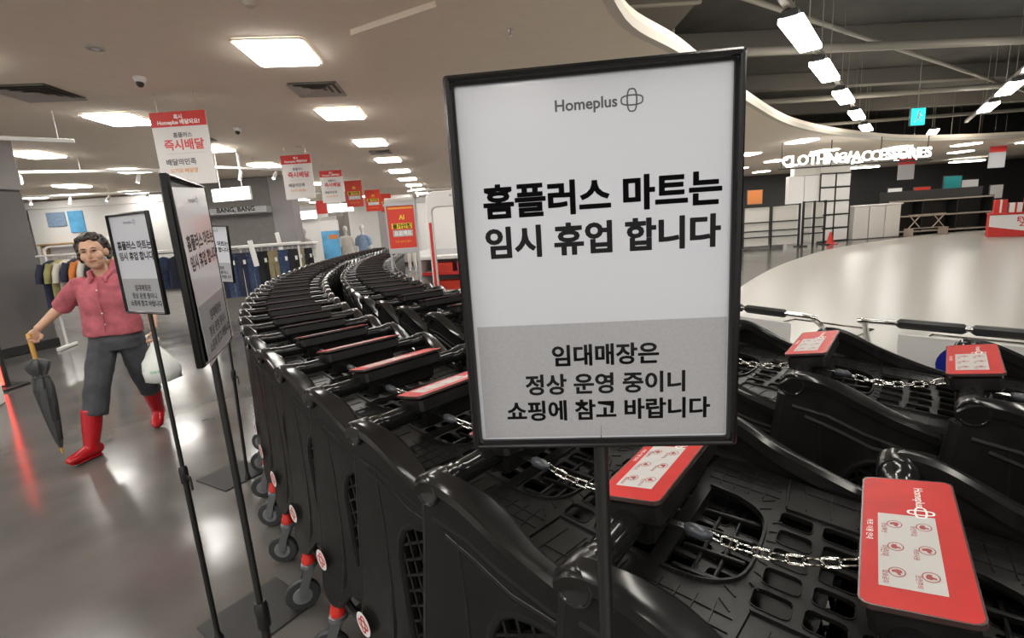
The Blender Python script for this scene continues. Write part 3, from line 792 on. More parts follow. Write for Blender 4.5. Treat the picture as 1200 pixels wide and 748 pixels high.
# ================================================================== THE WALKING PERSON
def frame_ring(c, ax, rx, ry, n=16, ref=Vector((1, 0, 0))):
    ax = Vector(ax).normalized(); a = (ref - ax * ref.dot(ax)).normalized(); b = ax.cross(a); c = Vector(c)
    return [c + a * rx * math.cos(2 * PI * k / n) + b * ry * math.sin(2 * PI * k / n) for k in range(n)]
def limb(mb, pts, n=14, ref=Vector((1, 0, 0))):
    """pts: (centre, rx, ry)"""
    rings = []
    for i, (c, rx, ry) in enumerate(pts):
        a = Vector(pts[max(i - 1, 0)][0]); b = Vector(pts[min(i + 1, len(pts) - 1)][0])
        rings.append(frame_ring(c, b - a, rx, ry, n, ref))
    mb.loft(rings)
W_ = thing('person', 'person in pink shirt, dark trousers and red rain boots walking with umbrella', 'person', (-3.06, 3.66, 0), R(17.5))
# joints in local space: +x is the person's left, -y is forward
pel = Vector((.035, .02, .86)); chest = Vector((.04, -.01, 1.2)); neck = Vector((.045, -.02, 1.33)); head = Vector((.035, -.045, 1.475))
shR, shL = Vector((-.12, .0, 1.25)), Vector((.2, .0, 1.245))
elR, elL = Vector((-.285, .09, 1.1)), Vector((.285, .06, 1.05))
haR, haL = Vector((-.425, .0, .955)), Vector((.31, -.06, .875))
kR, kL = Vector((-.07, -.17, .47)), Vector((.12, .1, .47))
aR, aL = Vector((-.155, -.24, .1)), Vector((.09, .34, .17))
body = MB()
hr = Matrix.Rotation(R(-6), 3, 'Y') @ Matrix.Rotation(R(8), 3, 'Z')
def hp(x, y, z): return head + hr @ Vector((x, y, z))
# skull, jaw, cheeks, nose, ears
body.ell(hp(0, .012, .025), (.076, .092, .095), 20, 12)
body.ell(hp(0, -.025, -.045), (.062, .062, .072), 20, 12)
body.ell(hp(0, -.045, -.085), (.035, .034, .032))
for s in (-1, 1):
    body.ell(hp(s * .038, -.055, -.025), (.03, .03, .03)); body.ell(hp(s * .077, .012, -.005), (.012, .02, .032))
body.tube([hp(0, -.082, .02), hp(0, -.096, -.012), hp(0, -.094, -.026), hp(0, -.078, -.03)], [.008, .011, .014, .01], 8)
body.ell(hp(0, -.07, .03), (.05, .02, .018))
limb(body, [(neck + Vector((0, .02, -.06)), .055, .055), (neck + Vector((0, .012, 0)), .047, .05), (head + Vector((0, .015, -.06)), .046, .05)])
def arm(sh, el, ha):
    limb(body, [(sh.lerp(el, .4), .042, .042), (el, .036, .038), (el.lerp(ha, .35), .035, .036), (el.lerp(ha, .85), .024, .027), (ha, .025, .028)], 12, Vector((0, 1, 0)))
arm(shR, elR, haR); arm(shL, elL, haL)
def hand(wrist, fdir, palm_n, grip):
    f = Vector(fdir).normalized(); pn = Vector(palm_n); pn = (pn - f * pn.dot(f)).normalized(); sd = f.cross(pn)
    rt = Matrix((sd, f, pn)).transposed()
    body.ell(wrist + f * .045, (.04, .05, .017), 12, 8, rt)
    for k in range(4):
        base = wrist + f * (.078 - .006 * abs(k - 1.3)) + sd * (-.028 + .0185 * k)
        L = (.036, .042, .038, .03)[k]
        p1 = base + f * L * (1 - .5 * grip) + pn * L * .6 * grip
        p2 = p1 + f * L * .7 * (.6 - grip) + pn * L * .8 * grip
        p3 = p2 - f * L * .5 * grip * .8 + f * L * .4 * (1 - grip) + pn * L * .2
        body.tube([base - f * .02, base, p1, p2, p3], [.0095, .0095, .0088, .008, .006], 8)
    th = wrist + f * .03 - sd * .034
    body.tube([th + sd * .012, th - sd * .006 + pn * .012, th + f * .025 - sd * .004 + pn * .03, th + f * .04 + sd * .012 + pn * .034], [.012, .0115, .0098, .007], 8)
hand(haR, (-.35, -.45, -.8), (.45, -.75, -.35), .8)
hand(haL, (.0, -.2, -1), (-.9, -.2, 0), .8)
# hidden trunk and legs keep the figure one continuous body under the clothes
limb(body, [(pel, .125, .085), (Vector((.04, .01, 1.05)), .12, .085), (chest, .13, .085), (neck + Vector((0, .02, -.05)), .075, .05)], 16)
limb(body, [(pel + Vector((-.07, 0, -.02)), .07, .07), (kR, .05, .05), (aR + Vector((0, 0, .1)), .035, .035)])
limb(body, [(pel + Vector((.07, 0, -.02)), .07, .07), (kL, .05, .05), (aL + Vector((0, 0, .08)), .035, .035)])
bd = remesh(body, 'body', .0055, 'skin', W_, 4)
# face
for s in (-1, 1):
    obj('eye', MB().ell(hp(s * .031, -.083, .012), (.0135, .006, .0045), 10, 6), 'black_ink', bd)
    obj('eyebrow', MB().tube([hp(s * .014, -.087, .03), hp(s * .03, -.087, .035), hp(s * .046, -.078, .031)], [.003, .0038, .002], 6), 'hair', bd)
obj('mouth', MB().tube([hp(-.024, -.084, -.058), hp(-.01, -.091, -.055), hp(0, -.092, -.057), hp(.01, -.091, -.055), hp(.024, -.084, -.058)], [.002, .0052, .005, .0052, .002], 8), 'lip', bd)
# hair: short curly cap
hb_ = MB(); random.seed(3)
hb_.ell(hp(0, .036, .045), (.09, .092, .09), 20, 12)
for k in range(260):
    a = random.uniform(0, 2 * PI); e = random.uniform(-.6, 1.5)
    d = Vector((math.cos(a) * math.cos(e), math.sin(a) * math.cos(e), math.sin(e)))
    if d.y < -.25 and d.z < .62 + .12 * math.sin(d.x * 9): continue
    if abs(d.x) > .5 and d.y < -.05 and d.z < .1: continue
    q = random.uniform(.013, .022)
    hb_.ell(hp(0, .028, .038) + hr @ Vector((d.x * .092, d.y * .1, d.z * .1)), (q, q, q), 8, 6)
for s in (-1, 1):
    for k in range(8): hb_.ell(hp(s * (.08 + random.uniform(-.004, .008)), .03 + random.uniform(-.03, .04), .05 - .014 * k), (.017, .022, .016), 8, 6)
remesh(hb_, 'hair', .0055, 'hair', W_, 1)
# shirt
sh = MB()
limb(sh, [(Vector((.03, .01, .865)), .195, .13), (Vector((.032, .008, .92)), .19, .128), (Vector((.036, .0, 1.03)), .178, .12), (Vector((.04, -.012, 1.14)), .178, .125), (Vector((.042, -.005, 1.225)), .165, .105), (Vector((.043, .0, 1.28)), .115, .08), (neck + Vector((0, .01, -.012)), .072, .066)], 22)
def sleeve(s_, e_, k=.92):
    limb(sh, [(s_ + (s_ - e_) * -.0 + Vector((.05 if s_.x < 0 else -.05, 0, .0)), .052, .062), (s_, .058, .066), (s_.lerp(e_, .5), .06, .066), (s_.lerp(e_, k), .064, .066), (s_.lerp(e_, k + .06), .066, .068)], 14, Vector((0, 1, 0)))
sleeve(shR, elR, 1.0); sleeve(shL, elL, .95)
shirt = remesh(sh, 'shirt', .008, 'shirt', W_, 5)
def folds(o, pairs):                    # folds in the cloth
    nm = [v.normal.copy() for v in o.data.vertices]
    for v, n in zip(o.data.vertices, nm): v.co = v.co + n * sum(noise.noise(v.co * f) * a for f, a in pairs)
folds(shirt, ((9, .008), (22, .004)))
for s in (-1, 1):
    obj('collar', MB().tube([(.043 + s * .062, .03, 1.352), (.043 + s * .066, -.03, 1.335), (.043 + s * .04, -.085, 1.29), (.043 + s * .052, -.098, 1.262)], [.012, .017, .018, .008], 8), 'shirt', shirt)
obj('placket', MB().tube([(.042, -.102, 1.27), (.042, -.132, 1.2), (.04, -.142, 1.12), (.037, -.126, 1.02), (.033, -.135, .9)], .006, 6), 'shirt', shirt)
for k in range(4): obj('button', MB().ell((.041, -.14 + .006 * abs(k - 1), 1.21 - .085 * k), (.006, .004, .006), 8, 5), 'white_ink', shirt)
# trousers
tr = MB()
limb(tr, [(Vector((.033, .015, .9)), .168, .115), (Vector((.033, .015, .82)), .172, .125), (Vector((.033, .01, .74)), .165, .115)], 20)
limb(tr, [(pel + Vector((-.085, 0, -.02)), .09, .105), (Vector((-.06, -.05, .7)), .092, .1), (kR + Vector((0, 0, .05)), .08, .085), (Vector((-.1, -.2, .36)), .076, .08), (Vector((-.112, -.208, .315)), .078, .082)])
limb(tr, [(pel + Vector((.085, 0, -.02)), .09, .105), (Vector((.12, .05, .7)), .09, .1), (kL + Vector((0, .0, .05)), .078, .085), (Vector((.112, .19, .37)), .074, .08), (Vector((.108, .215, .33)), .075, .08)])
trm = remesh(tr, 'trousers', .008, 'trousers', W_, 5)
folds(trm, ((8, .010), (20, .005)))
# boots
def boot(top, ank, toe_dir, pitch, name='rain_boot'):
    t = Vector(toe_dir).normalized(); mb = MB(); dn = Vector((0, 0, -1))
    foot = Matrix.Rotation(pitch, 3, t.cross(Vector((0, 0, 1))))
    f = foot @ t; u = foot @ Vector((0, 0, 1))
    limb(mb, [(top, .066, .07), (top.lerp(ank, .5), .06, .064), (ank + u * .02, .048, .058), (ank - u * .045, .046, .055)], 14)
    sole = ank - u * .075
    limb(mb, [(sole - f * .065 + u * .045, .032, .032), (sole - f * .03 + u * .05, .043, .05), (sole + f * .05 + u * .046, .044, .046), (sole + f * .12 + u * .036, .047, .034), (sole + f * .165 + u * .03, .036, .026), (sole + f * .185 + u * .026, .018, .016)], 14)
    b = remesh(mb, name, .007, 'boot', W_, 3)
    sl = MB(); limb(sl, [(sole - f * .055, .022, .009), (sole - f * .03, .034, .01), (sole + f * .06, .036, .009), (sole + f * .12, .038, .009), (sole + f * .155, .018, .008)], 14)
    obj('sole', sl, 'boot', b)
boot(Vector((-.118, -.215, .36)), Vector((-.155, -.245, .088)), (-.45, -.9, 0), R(4))
boot(Vector((.107, .215, .36)), Vector((.09, .32, .135)), (.12, -1, 0), R(-22))
# umbrella held in the right hand, folded
def world_of(p):
    a = R(17.5); return Vector((-3.06 + p.x * math.cos(a) - p.y * math.sin(a), 3.66 + p.x * math.sin(a) + p.y * math.cos(a), p.z))
uh = world_of(haR + Vector((-.03, -.05, -.045))); ut = Vector((-3.40, 3.42, .03))
um = thing('umbrella', 'folded dark grey umbrella with yellow wooden handle held point down', 'umbrella', ut)
ud = (uh - ut); uL = ud.length; ud = ud / uL
side = Vector((0, 1, 0)).cross(ud).normalized()
obj('handle', MB().tube([ud * (uL - .17), ud * (uL - .02), ud * (uL + .02), ud * (uL + .028)], [.013, .016, .017, .012], 12), 'umbrella_wood', um)
obj('shaft', MB().cyl(ud * .0, ud * (uL - .16), .006), 'steel', um)
cn = MB(); rings = []
prof = [(.04, .008), (.1, .02), (.25, .034), (.4, .044), (.5, .05), (.58, .042), (.6, .036), (.63, .05), (.68, .062), (.7, .05), (.72, .02)]
sd2 = ud.cross(side)
for h, r in prof:
    ring = []
    for k in range(24):
        a = 2 * PI * k / 24 + h * 2.0; rr_ = r * (1 + .22 * math.cos(a * 8 / 2.0 * 2))
        ring.append(ud * (h * (uL - .16) / .72) + side * rr_ * math.cos(a) + sd2 * rr_ * math.sin(a))
    rings.append(ring)
cn.loft(rings); can = obj('canopy', cn, 'umbrella', um, 50)
obj('strap', MB().tube([ud * .585 * (uL - .16) / .72 + side * .046 * math.cos(2 * PI * k / 16) + sd2 * .046 * math.sin(2 * PI * k / 16) for k in range(16)], .005, 6, closed=True), 'umbrella', can)
obj('tip', MB().tube([ud * -.0, ud * .03, ud * .05], [.006, .009, .009], 10), 'umbrella_wood', um)
# plastic bag in the left hand
bgw = world_of(haL + Vector((.0, -.03, -.085)))
bg = thing('plastic_bag', 'white plastic carrier bag with green print hanging from the hand', 'bag', bgw - Vector((0, 0, .33)))
bm_ = MB(); rings = []
for h, rx, ry in ((.0, .06, .04), (.02, .115, .07), (.09, .125, .08), (.17, .105, .065), (.24, .06, .035), (.29, .025, .018), (.33, .014, .012)):
    ring = []
    for k in range(24):
        a = 2 * PI * k / 24; q = 1 + .1 * math.sin(a * 5 + h * 20) + .06 * math.sin(a * 9 - h * 31)
        ring.append(Vector((rx * q * math.cos(a) + .01 * math.sin(h * 14), ry * q * math.sin(a), h)))
    rings.append(ring)
bm_.loft(rings); bo = obj('bag_body', bm_, 'bag', bg, 60)
for s in (-1, 1): obj('bag_handle', MB().tube([(s * .01, 0, .3), (s * .03, 0, .345), (0, 0, .37)], [.008, .007, .006], 6), 'bag', bg)
o = link('green_print', text_mesh('장바구니', .09, None, .02, 0, 'green_ink'), None, bo); o.location = (.0, -.088, .1); o.rotation_euler = (PI / 2, 0, 0)
bg.rotation_euler.z = R(20)

# ================================================================== BANNERS
def hang(t, xs, top, m='steel'):
    for x in xs: obj('wire', MB().cyl((x, 0, 0), (x, 0, top), .003, n=6), m, t)
def delivery_banner(x, y, z_top, w, h, yaw, label):
    t = thing('delivery_banner', label, 'banner', (x, y, z_top), yaw)
    p = obj('banner_board', MB().bbox((0, 0, -h / 2), (w, .012, h), .003), 'banner_white', t)
    obj('red_header', MB().box((0, -.0068, -h * .1), (w, .002, h * .2)), 'banner_red', p)
    def put(s, wd, u, v, m, b=.02):
        o = link('lettering', text_mesh(s, wd, None, b, 0, m), None, p); o.location = (u * w, -.0085, -v * h); o.rotation_euler = (PI / 2, 0, 0)
    put('혹시', .15 * w, .0, .07, 'white_ink', .03); put('Homeplus 배달되요?', .76 * w, .0, .145, 'white_ink', .03)
    put('홈플러스', .34 * w, .03, .315, 'grey_ink'); put('즉시배달', .72 * w, .03, .445, 'red_ink', .03)
    obj('rule_line', MB().box((.02 * w, -.0075, -.565 * h), (.7 * w, .001, .004)), 'grey_frame', p)
    put('배달의민족', .54 * w, -.08, .68, 'grey_ink', .02); put('요기요 배달앱', .5 * w, -.06, .8, 'orange_ink', .01)
    hang(t, (-w * .35, w * .35), CZ - z_top)
delivery_banner(-3.67, 6.0, 2.985, .64, .81, 0, 'white delivery banner with red header, largest of the three hanging')
delivery_banner(-3.98, 9.95, 3.04, .58, .83, 0, 'white delivery banner with red header in the middle of the hanging three')
delivery_banner(-4.2, 12.5, 3.02, .55, .76, 0, 'white delivery banner with red header next to the red sale banners')
def sale_face(p, w, h, dy=-.0085):
    def put(s, wd, u, v, m, b=.03):
        o = link('lettering', text_mesh(s, wd, None, b, 0, m), None, p); o.location = (u * w, dy, -v * h); o.rotation_euler = (PI / 2, 0, 0)
    put('AI', .2 * w, .02, .27, 'yellow_ink'); obj('yellow_bar', MB().box((0, dy + .001, -.475 * h), (.74 * w, .001, .13 * h)), 'yellow_ink', p)
    put('물가안정', .66 * w, 0, .475, 'black_ink'); obj('white_bar', MB().box((.02 * w, dy + .001, -.645 * h), (.72 * w, .001, .15 * h)), 'grey_frame', p)
    put('프로젝트', .64 * w, .02, .645, 'white_ink'); put('가격 내리고 행사', .6 * w, 0, .84, 'orange_ink', .02)
def sale_banner(x, y, z, w, h, label):
    t = thing('sale_banner', label, 'banner', (x, y, z))
    p = obj('banner_board', MB().bbox((0, 0, -h / 2), (w, .012, h), .003), 'sale_red', t)
    sale_face(p, w, h); hang(t, (-w * .35, w * .35), CZ - z)
sale_banner(-4.43, 15, 3.0, .5, .76, 'red and yellow sale banner hanging next to the white delivery banners')
sale_banner(-4.67, 18, 2.94, .55, .74, 'red and yellow sale banner in the middle of the hanging red three')
sale_banner(-4.73, 20.2, 2.93, .44, .7, 'red and yellow sale banner, last of the hanging red three')
# red poster on a grey floor stand
t = thing('poster_stand', 'grey floor stand with red sale poster rising behind the cart rows', 'sign', (-1.2, 5.77, 0), R(4)); t.scale = (.93, .93, 1.0)
fr = obj('stand_frame', plate_mesh(rrect(0, 0, .37, .6, .01), [rrect(0, .0, .33, .48, .004)], .03, .003, lambda v: (v.x, v.z, 1.525 + v.y)), 'grey_frame', t)
p = obj('poster', MB().box((0, 0, 1.525), (.335, .012, .485)), 'sale_red', t)
sub = obj('poster_print', MB().box((0, -.0085, 1.74), (.3, .001, .02)), 'orange_ink', p)
def put_sale(p, w, h, z0):
    def put(s, wd, u, v, m, b=.03):
        o = link('lettering', text_mesh(s, wd, None, b, 0, m), None, p); o.location = (u * w, -.0085, z0 - v * h); o.rotation_euler = (PI / 2, 0, 0)
    put('AI', .2 * w, .02, .27, 'yellow_ink'); obj('yellow_bar', MB().box((0, -.0075, z0 - .475 * h), (.74 * w, .001, .13 * h)), 'yellow_ink', p)
    put('물가안정', .66 * w, 0, .475, 'black_ink'); obj('white_bar', MB().box((.02 * w, -.0075, z0 - .645 * h), (.72 * w, .001, .15 * h)), 'grey_frame', p)
    put('프로젝트', .64 * w, .02, .645, 'white_ink'); put('가격 내리고 행사', .6 * w, 0, .84, 'orange_ink', .02)
put_sale(p, .335, .485, 1.7675)
for s in (-1, 1):
    obj('leg', MB().bbox((s * .165, 0, .62), (.025, .025, 1.22), .004), 'grey_frame', t)
    obj('foot', MB().bbox((s * .165, 0, .015), (.04, .4, .03), .006), 'grey_frame', t)
obj('header_plate', MB().bbox((0, 0, 1.83), (.36, .03, .05), .006), 'vent', t)
# security gate
def sec_gate(x, y, a, label):
    t = thing('security_gate', label, 'gate', (x, y, 0), a)
    obj('loop', plate_mesh(rrect(0, .95, .55, 1.86, .09, 5), [rrect(0, .9, .43, 1.62, .05, 4)], .07, .01, lambda v: (v.x, v.z, v.y)), 'white_gloss', t)
    obj('foot', MB().bbox((0, 0, .02), (.62, .16, .04), .01), 'grey_frame', t)
    obj('red_strip', MB().bbox((-.245, -.037, 1.0), (.03, .004, 1.1), .001), 'banner_red', t)
    obj('lamp', MB().ell((0, -.04, 1.83), (.015, .006, .012)), 'grey_frame', t)
sec_gate(-.58, 5.5, R(0), 'white loop security gate with red side strip behind the large notice')
# checkout shelving behind the gate
def white_shelf(x, y, a, w, label):
    t = thing('shelf_unit', label, 'shelf', (x, y, 0), a)
    obj('back_panel', MB().bbox((0, .28, .6), (w, .03, 1.1), .004), 'grey_frame', t)
    for k, z in enumerate((.2, .52, .8, 1.04)):
        sh_ = obj('shelf_board', MB().bbox((0, 0, z), (w, .56, .03), .005), 'white', t)
        obj('price_rail', MB().bbox((0, -.285, z), (w, .01, .05), .003), 'white_gloss' if k % 2 else 'banner_red', sh_)
    for s in (-1, 1): obj('side_panel', MB().bbox((s * (w / 2 + .012), 0, .58), (.024, .6, 1.15), .004), 'white', t)
    return t
white_shelf(-.55, 7.7, R(-8), 1.5, 'low white shelf unit with red price rails behind the security gate')
white_shelf(.5, 9.6, R(0), 2.2, 'wide white shelf unit with red price rails hidden by the large notice')
for k, (x, z, m, w) in enumerate(((-1.0, .815, 'sale_red', .3), (-.66, .815, 'pink_board', .24), (-.3, .815, 'black_cloth', .3), (-.9, .535, 'sale_red', .42), (-.35, .535, 'banner_red', .4))):
    lab = ['red folded carton on the upper shelf next to the gate', 'pink snack carton on the upper shelf', 'black carton on the upper shelf', 'wide red carton on the middle shelf next to the gate', 'deep red carton on the middle shelf'][k]
    c = thing('carton', lab, 'carton', (x, 7.62, z))
    obj('box_body', MB().bbox((0, 0, .07), (w, .3, .14), .004), m, c); obj('lid_flap', MB().bbox((0, -.03, .142), (w * .98, .23, .005), .001), m, c)
tag(obj('wall_poster', MB().bbox((0, 0, 0), (.5, .02, .7), .004), 'banner_red', None, loc=(-.7, 11.0, 1.55)), 'red poster seen through the security gate', 'poster')
st = thing('pole_stand', 'thin grey post with black camera seen through the security gate', 'post', (-.45, 9.0, 0))
obj('post', MB().cyl((0, 0, .02), (0, 0, 1.9), .02), 'grey_frame', st); obj('post_base', MB().lathe([(.16, 0), (.16, .015), (.03, .03)]), 'grey_frame', st); obj('camera_head', MB().bbox((-.02, -.03, 1.93), (.2, .12, .1), .02), 'black_trim', st)

# ================================================================== CLOTHING AREA AT THE LEFT
def garment(mb_w, top_w, L, thick, seed, sleeves=True, trousers=False):
    """a garment hanging edge on: shoulders along local x"""
    random.seed(seed); mb = MB(); rings = []
    N = 18
    prof = [(0, .18), (-.03, .55), (-.07, .92), (-.12, 1.0), (-L * .5, .96), (-L * .8, 1.02), (-L, 1.06)] if not trousers else [(0, .9), (-.05, .95), (-L * .25, 1.0), (-L * .6, .92), (-L, .86)]
    for z, q in prof:
        ring = []
        for k in range(N):
            a = 2 * PI * k / N; f = 1 + .13 * math.sin(a * 4 + seed + z * 6)
            ring.append((top_w * q * math.cos(a), thick * (f + .12 * math.sin(z * 16 + seed)) * math.sin(a) * (.5 + .5 * min(1, -z / .1 + .2)), z))
        rings.append(ring)
    mb.loft(rings)
    return mb
def hanging_garment(x, y, z, a, m, label, group, seed, w=.21, L=.68, shirt=True):
    t = thing('hanging_shirt' if shirt else 'hanging_jeans', label, 'shirt' if shirt else 'jeans', (x, y, z), a, group)
    obj('hanger', MB().tube([(-w * .8, 0, -.06), (0, 0, .0), (w * .8, 0, -.06)], .007, 6).tube(spline([(0, 0, 0), (0, 0, .035), (.018, 0, .055), (0, 0, .072), (-.015, 0, .058)], 4), .003, 6), 'wood' if shirt else 'white', t)
    if shirt:
        g = obj('cloth', garment(0, w, L, .035, seed), m, t, 60)
        for s in (-1, 1):
            obj('sleeve', MB().tube([(s * w * .8, 0, -.06), (s * w * 1.1, .0, -.2), (s * w * 1.16, .01, -.34)], [.05, .055, .05], 10, sy=.6), m, t)
    else:
        g = obj('waist', garment(0, w * .8, .3, .035, seed, trousers=True), m, t, 60)
        for s in (-1, 1):
            obj('trouser_leg', MB().tube([(s * w * .4, 0, -.2), (s * w * .44, .0, -.5), (s * w * .46, .012 * s, -L)], [w * .42, w * .4, w * .36], 12, sy=.3), m, t)
        obj('price_tag', MB().box((w * .3, -.04, -.2), (.05, .003, .09)), 'white', t)
def garment_rack(x, y, a, L, H, label):
    t = thing('garment_rack', label, 'rack', (x, y, 0), a)
    obj('rail', MB().tube([(-L / 2 - .12, 0, H), (L / 2 + .12, 0, H)], .016), 'white', t)
    for s in (-1, 1):
        obj('upright', MB().tube(spline([(s * L / 2, 0, .03), (s * L / 2, 0, H - .02), (s * L / 2 * .98, 0, H + .08), (s * L / 2 * .9, 0, H + .13)], 4), .018), 'white', t)
        obj('foot', MB().bbox((s * L / 2, 0, .025), (.05, .5, .05), .008), 'white', t)
    obj('top_bar', MB().tube([(-L / 2 * .9, 0, H + .13), (L / 2 * .9, 0, H + .13)], .016), 'white', t)
    return t
ra = R(15)
garment_rack(-6.55, 7.75, ra, 1.05, 1.45, 'white metal garment rail with bright shirts behind the walking person')
cols = [('navy', 'navy'), ('olive', 'olive green'), ('cream', 'cream'), ('navy', 'dark navy striped'), ('orange', 'orange'), ('cream', 'pale grey'), ('black_cloth', 'black'), ('denim_light', 'light blue'), ('wood', 'brown'), ('shirt', 'dusty pink')]
for k, (m, nm) in enumerate(cols):
    u = -.47 + k * .104
    px, py = -6.55 + u * math.cos(ra), 7.75 + u * math.sin(ra)
    hanging_garment(px, py, 1.378, ra + R(68), m, nm + ' shirt hanging on the white garment rail', 'shirts on the white rail', k, .2, .72)
# low block in front of the rack with red glow strip by the pillar
tag(obj('floor_box', MB().bbox((0, 0, .2), (.22, .35, .4), .01), 'white', None, loc=(-5.35, 4.72, 0), rot=(0, 0, R(30))), 'small white box on the floor by the grey pillar', 'box')
gl = thing('red_light_strip', 'upright glowing red light strip in front of the grey pillar', 'light', (-5.85, 5.4, 0))
obj('strip_body', MB().bbox((0, .03, .75), (.1, .05, 1.5), .01), 'black_trim', gl); obj('strip_lamp', MB().bbox((0, 0, .75), (.05, .02, 1.4), .006), 'red_glow', gl); obj('strip_base', MB().bbox((0, .03, .015), (.3, .3, .03), .005), 'black_trim', gl)

# dark clothing shop with fascia
shp = thing('shop_unit', 'dark grey clothing shop box with glowing sign over denim rails', 'shop', (-7.75, 14.3, 0))
obj('upper_wall', MB().bbox((0, .2, 2.75), (2.3, .4, .88), .01), 'shop_wall', shp)
obj('fascia', MB().bbox((-.05, -.05, 2.3), (2.4, .5, .18), .01), 'grey_frame', shp)
obj('lower_wall', MB().bbox((.15, .2, 1.1), (2.6, .3, 2.2), .01), 'shop_wall', shp)
obj('side_column', MB().bbox((1.45, .25, 1.6), (.6, .5, 3.18), .01), 'pillar_top', shp)
o = link('lettering', text_mesh('BANG, BANG', 1.05, None, .02, 0, 'black_ink'), None, shp); o.location = (.3, -.305, 2.32); o.rotation_euler = (PI / 2, 0, 0)
for k in range(4): obj('fascia_lamp', MB().ell((-.9 + .55 * k, -.32, 2.24), (.03, .03, .03)), 'white_gloss', shp)
gs = thing('glowing_shop_sign', 'glowing white shop sign hanging from a white rod', 'sign', (-5.37, 10.0, 2.39), R(-12))
obj('sign_box', MB().bbox((0, .04, 0), (.86, .06, .26), .01), 'white', gs); 


obj('sign_face', MB().box((0, .005, 0), (.84, .012, .235)), 'sign_light', gs)
for s in (-1, 1): obj('rod', MB().cyl((s * .25, .04, .1), (s * .25, .04, CZ - 2.39), .008), 'white', gs)
# denim rails
def low_rail(x, y, a, L, H, label):
    t = thing('display_rail', label, 'rack', (x, y, 0), a)
    obj('top_shelf', MB().bbox((0, 0, H + .06), (L + .1, .4, .04), .006), 'white', t)
    obj('rail', MB().tube([(-L / 2, 0, H), (L / 2, 0, H)], .014), 'steel', t)
    for s in (-1, 1):
        obj('upright', MB().bbox((s * L / 2, 0, H / 2), (.04, .04, H), .005), 'white', t); obj('foot', MB().bbox((s * L / 2, 0, .02), (.06, .5, .04), .006), 'white', t)
    return t
low_rail(-5.6, 10.9, R(28), 1.9, 1.3, 'white display rail of blue jeans beside the framed notice')
for k in range(9):
    m = ['denim', 'navy', 'denim', 'navy', 'denim', 'black_cloth', 'khaki', 'denim', 'black_cloth'][k]; nm = ['blue', 'navy', 'mid blue', 'dark navy', 'deep blue', 'black', 'khaki', 'indigo', 'charcoal'][k]
    u = -.85 + k * .21; a = R(28)
    hanging_garment(-5.6 + u * math.cos(a), 10.9 + u * math.sin(a) - .02, 1.222, a + R(10), m, nm + ' pair of jeans hanging on the white display rail', 'jeans on the white display rail', k + 20, .14, .95, False)
low_rail(-5.95, 13.0, R(25), 1.8, 1.25, 'white display rail of dark trousers beyond the blue jeans')
for k in range(7):
    m = ['khaki', 'navy', 'black_cloth', 'denim', 'black_cloth', 'olive', 'black_cloth'][k]; nm = ['khaki', 'navy', 'black', 'blue', 'soft black', 'olive', 'coal black'][k]
    u = -.75 + k * .24; a = R(25)
    hanging_garment(-5.95 + u * math.cos(a), 13.0 + u * math.sin(a) - .02, 1.172, a + R(10), m, nm + ' trousers hanging on the farther display rail', 'trousers on the farther display rail', k + 40, .14, .92, False)
low_rail(-8.6, 11.6, R(10), 2.4, 1.3, 'white display rail of dark jackets behind the upright notice')
for k in range(9):
    m = ['navy', 'denim', 'black_cloth', 'denim_light', 'navy', 'black_cloth', 'denim', 'navy', 'denim'][k]
    u = -1.05 + k * .26; a = R(10)
    hanging_garment(-8.6 + u * math.cos(a), 11.6 + u * math.sin(a) - .02, 1.222, a + R(50), m, ['navy', 'denim', 'black', 'pale blue', 'ink navy', 'jet black', 'mid denim', 'dusk navy', 'faded denim'][k] + ' jacket hanging on the rail behind the upright notice', 'jackets behind the upright notice', k + 60, .2, .75)
tag(obj('size_post', MB().bbox((0, 0, 0), (.1, .03, .55), .008), 'white', None, loc=(-5.35, 10.45, 1.2), rot=(0, R(-6), R(20))), 'white size marker strip on the blue jeans rail', 'marker')
tag(obj('size_post', MB().bbox((0, 0, 0), (.1, .03, .55), .008), 'white', None, loc=(-5.75, 12.6, 1.35), rot=(0, R(-6), R(20))), 'white size marker strip on the farther trousers rail', 'marker')
ad = thing('advert_board', 'blue printed advert board with orange patch beside the trousers rail', 'board', (-4.85, 13.75, 0), R(10))
obj('board', MB().bbox((0, 0, .95), (.46, .04, 1.3), .006), 'blue_print', ad); obj('top_card', MB().bbox((0, -.01, 1.72), (.5, .03, .28), .006), 'banner_white', ad)
obj('orange_patch', MB().box((.08, -.022, 1.42), (.24, .004, .12)), 'orange_board', ad); obj('orange_patch', MB().box((.12, -.022, .7), (.14, .004, .14)), 'orange_board', ad)
obj('foot', MB().bbox((0, 0, .015), (.5, .35, .03), .005), 'grey_frame', ad); obj('stem', MB().bbox((0, .02, .8), (.05, .03, 1.6), .004), 'grey_frame', ad)
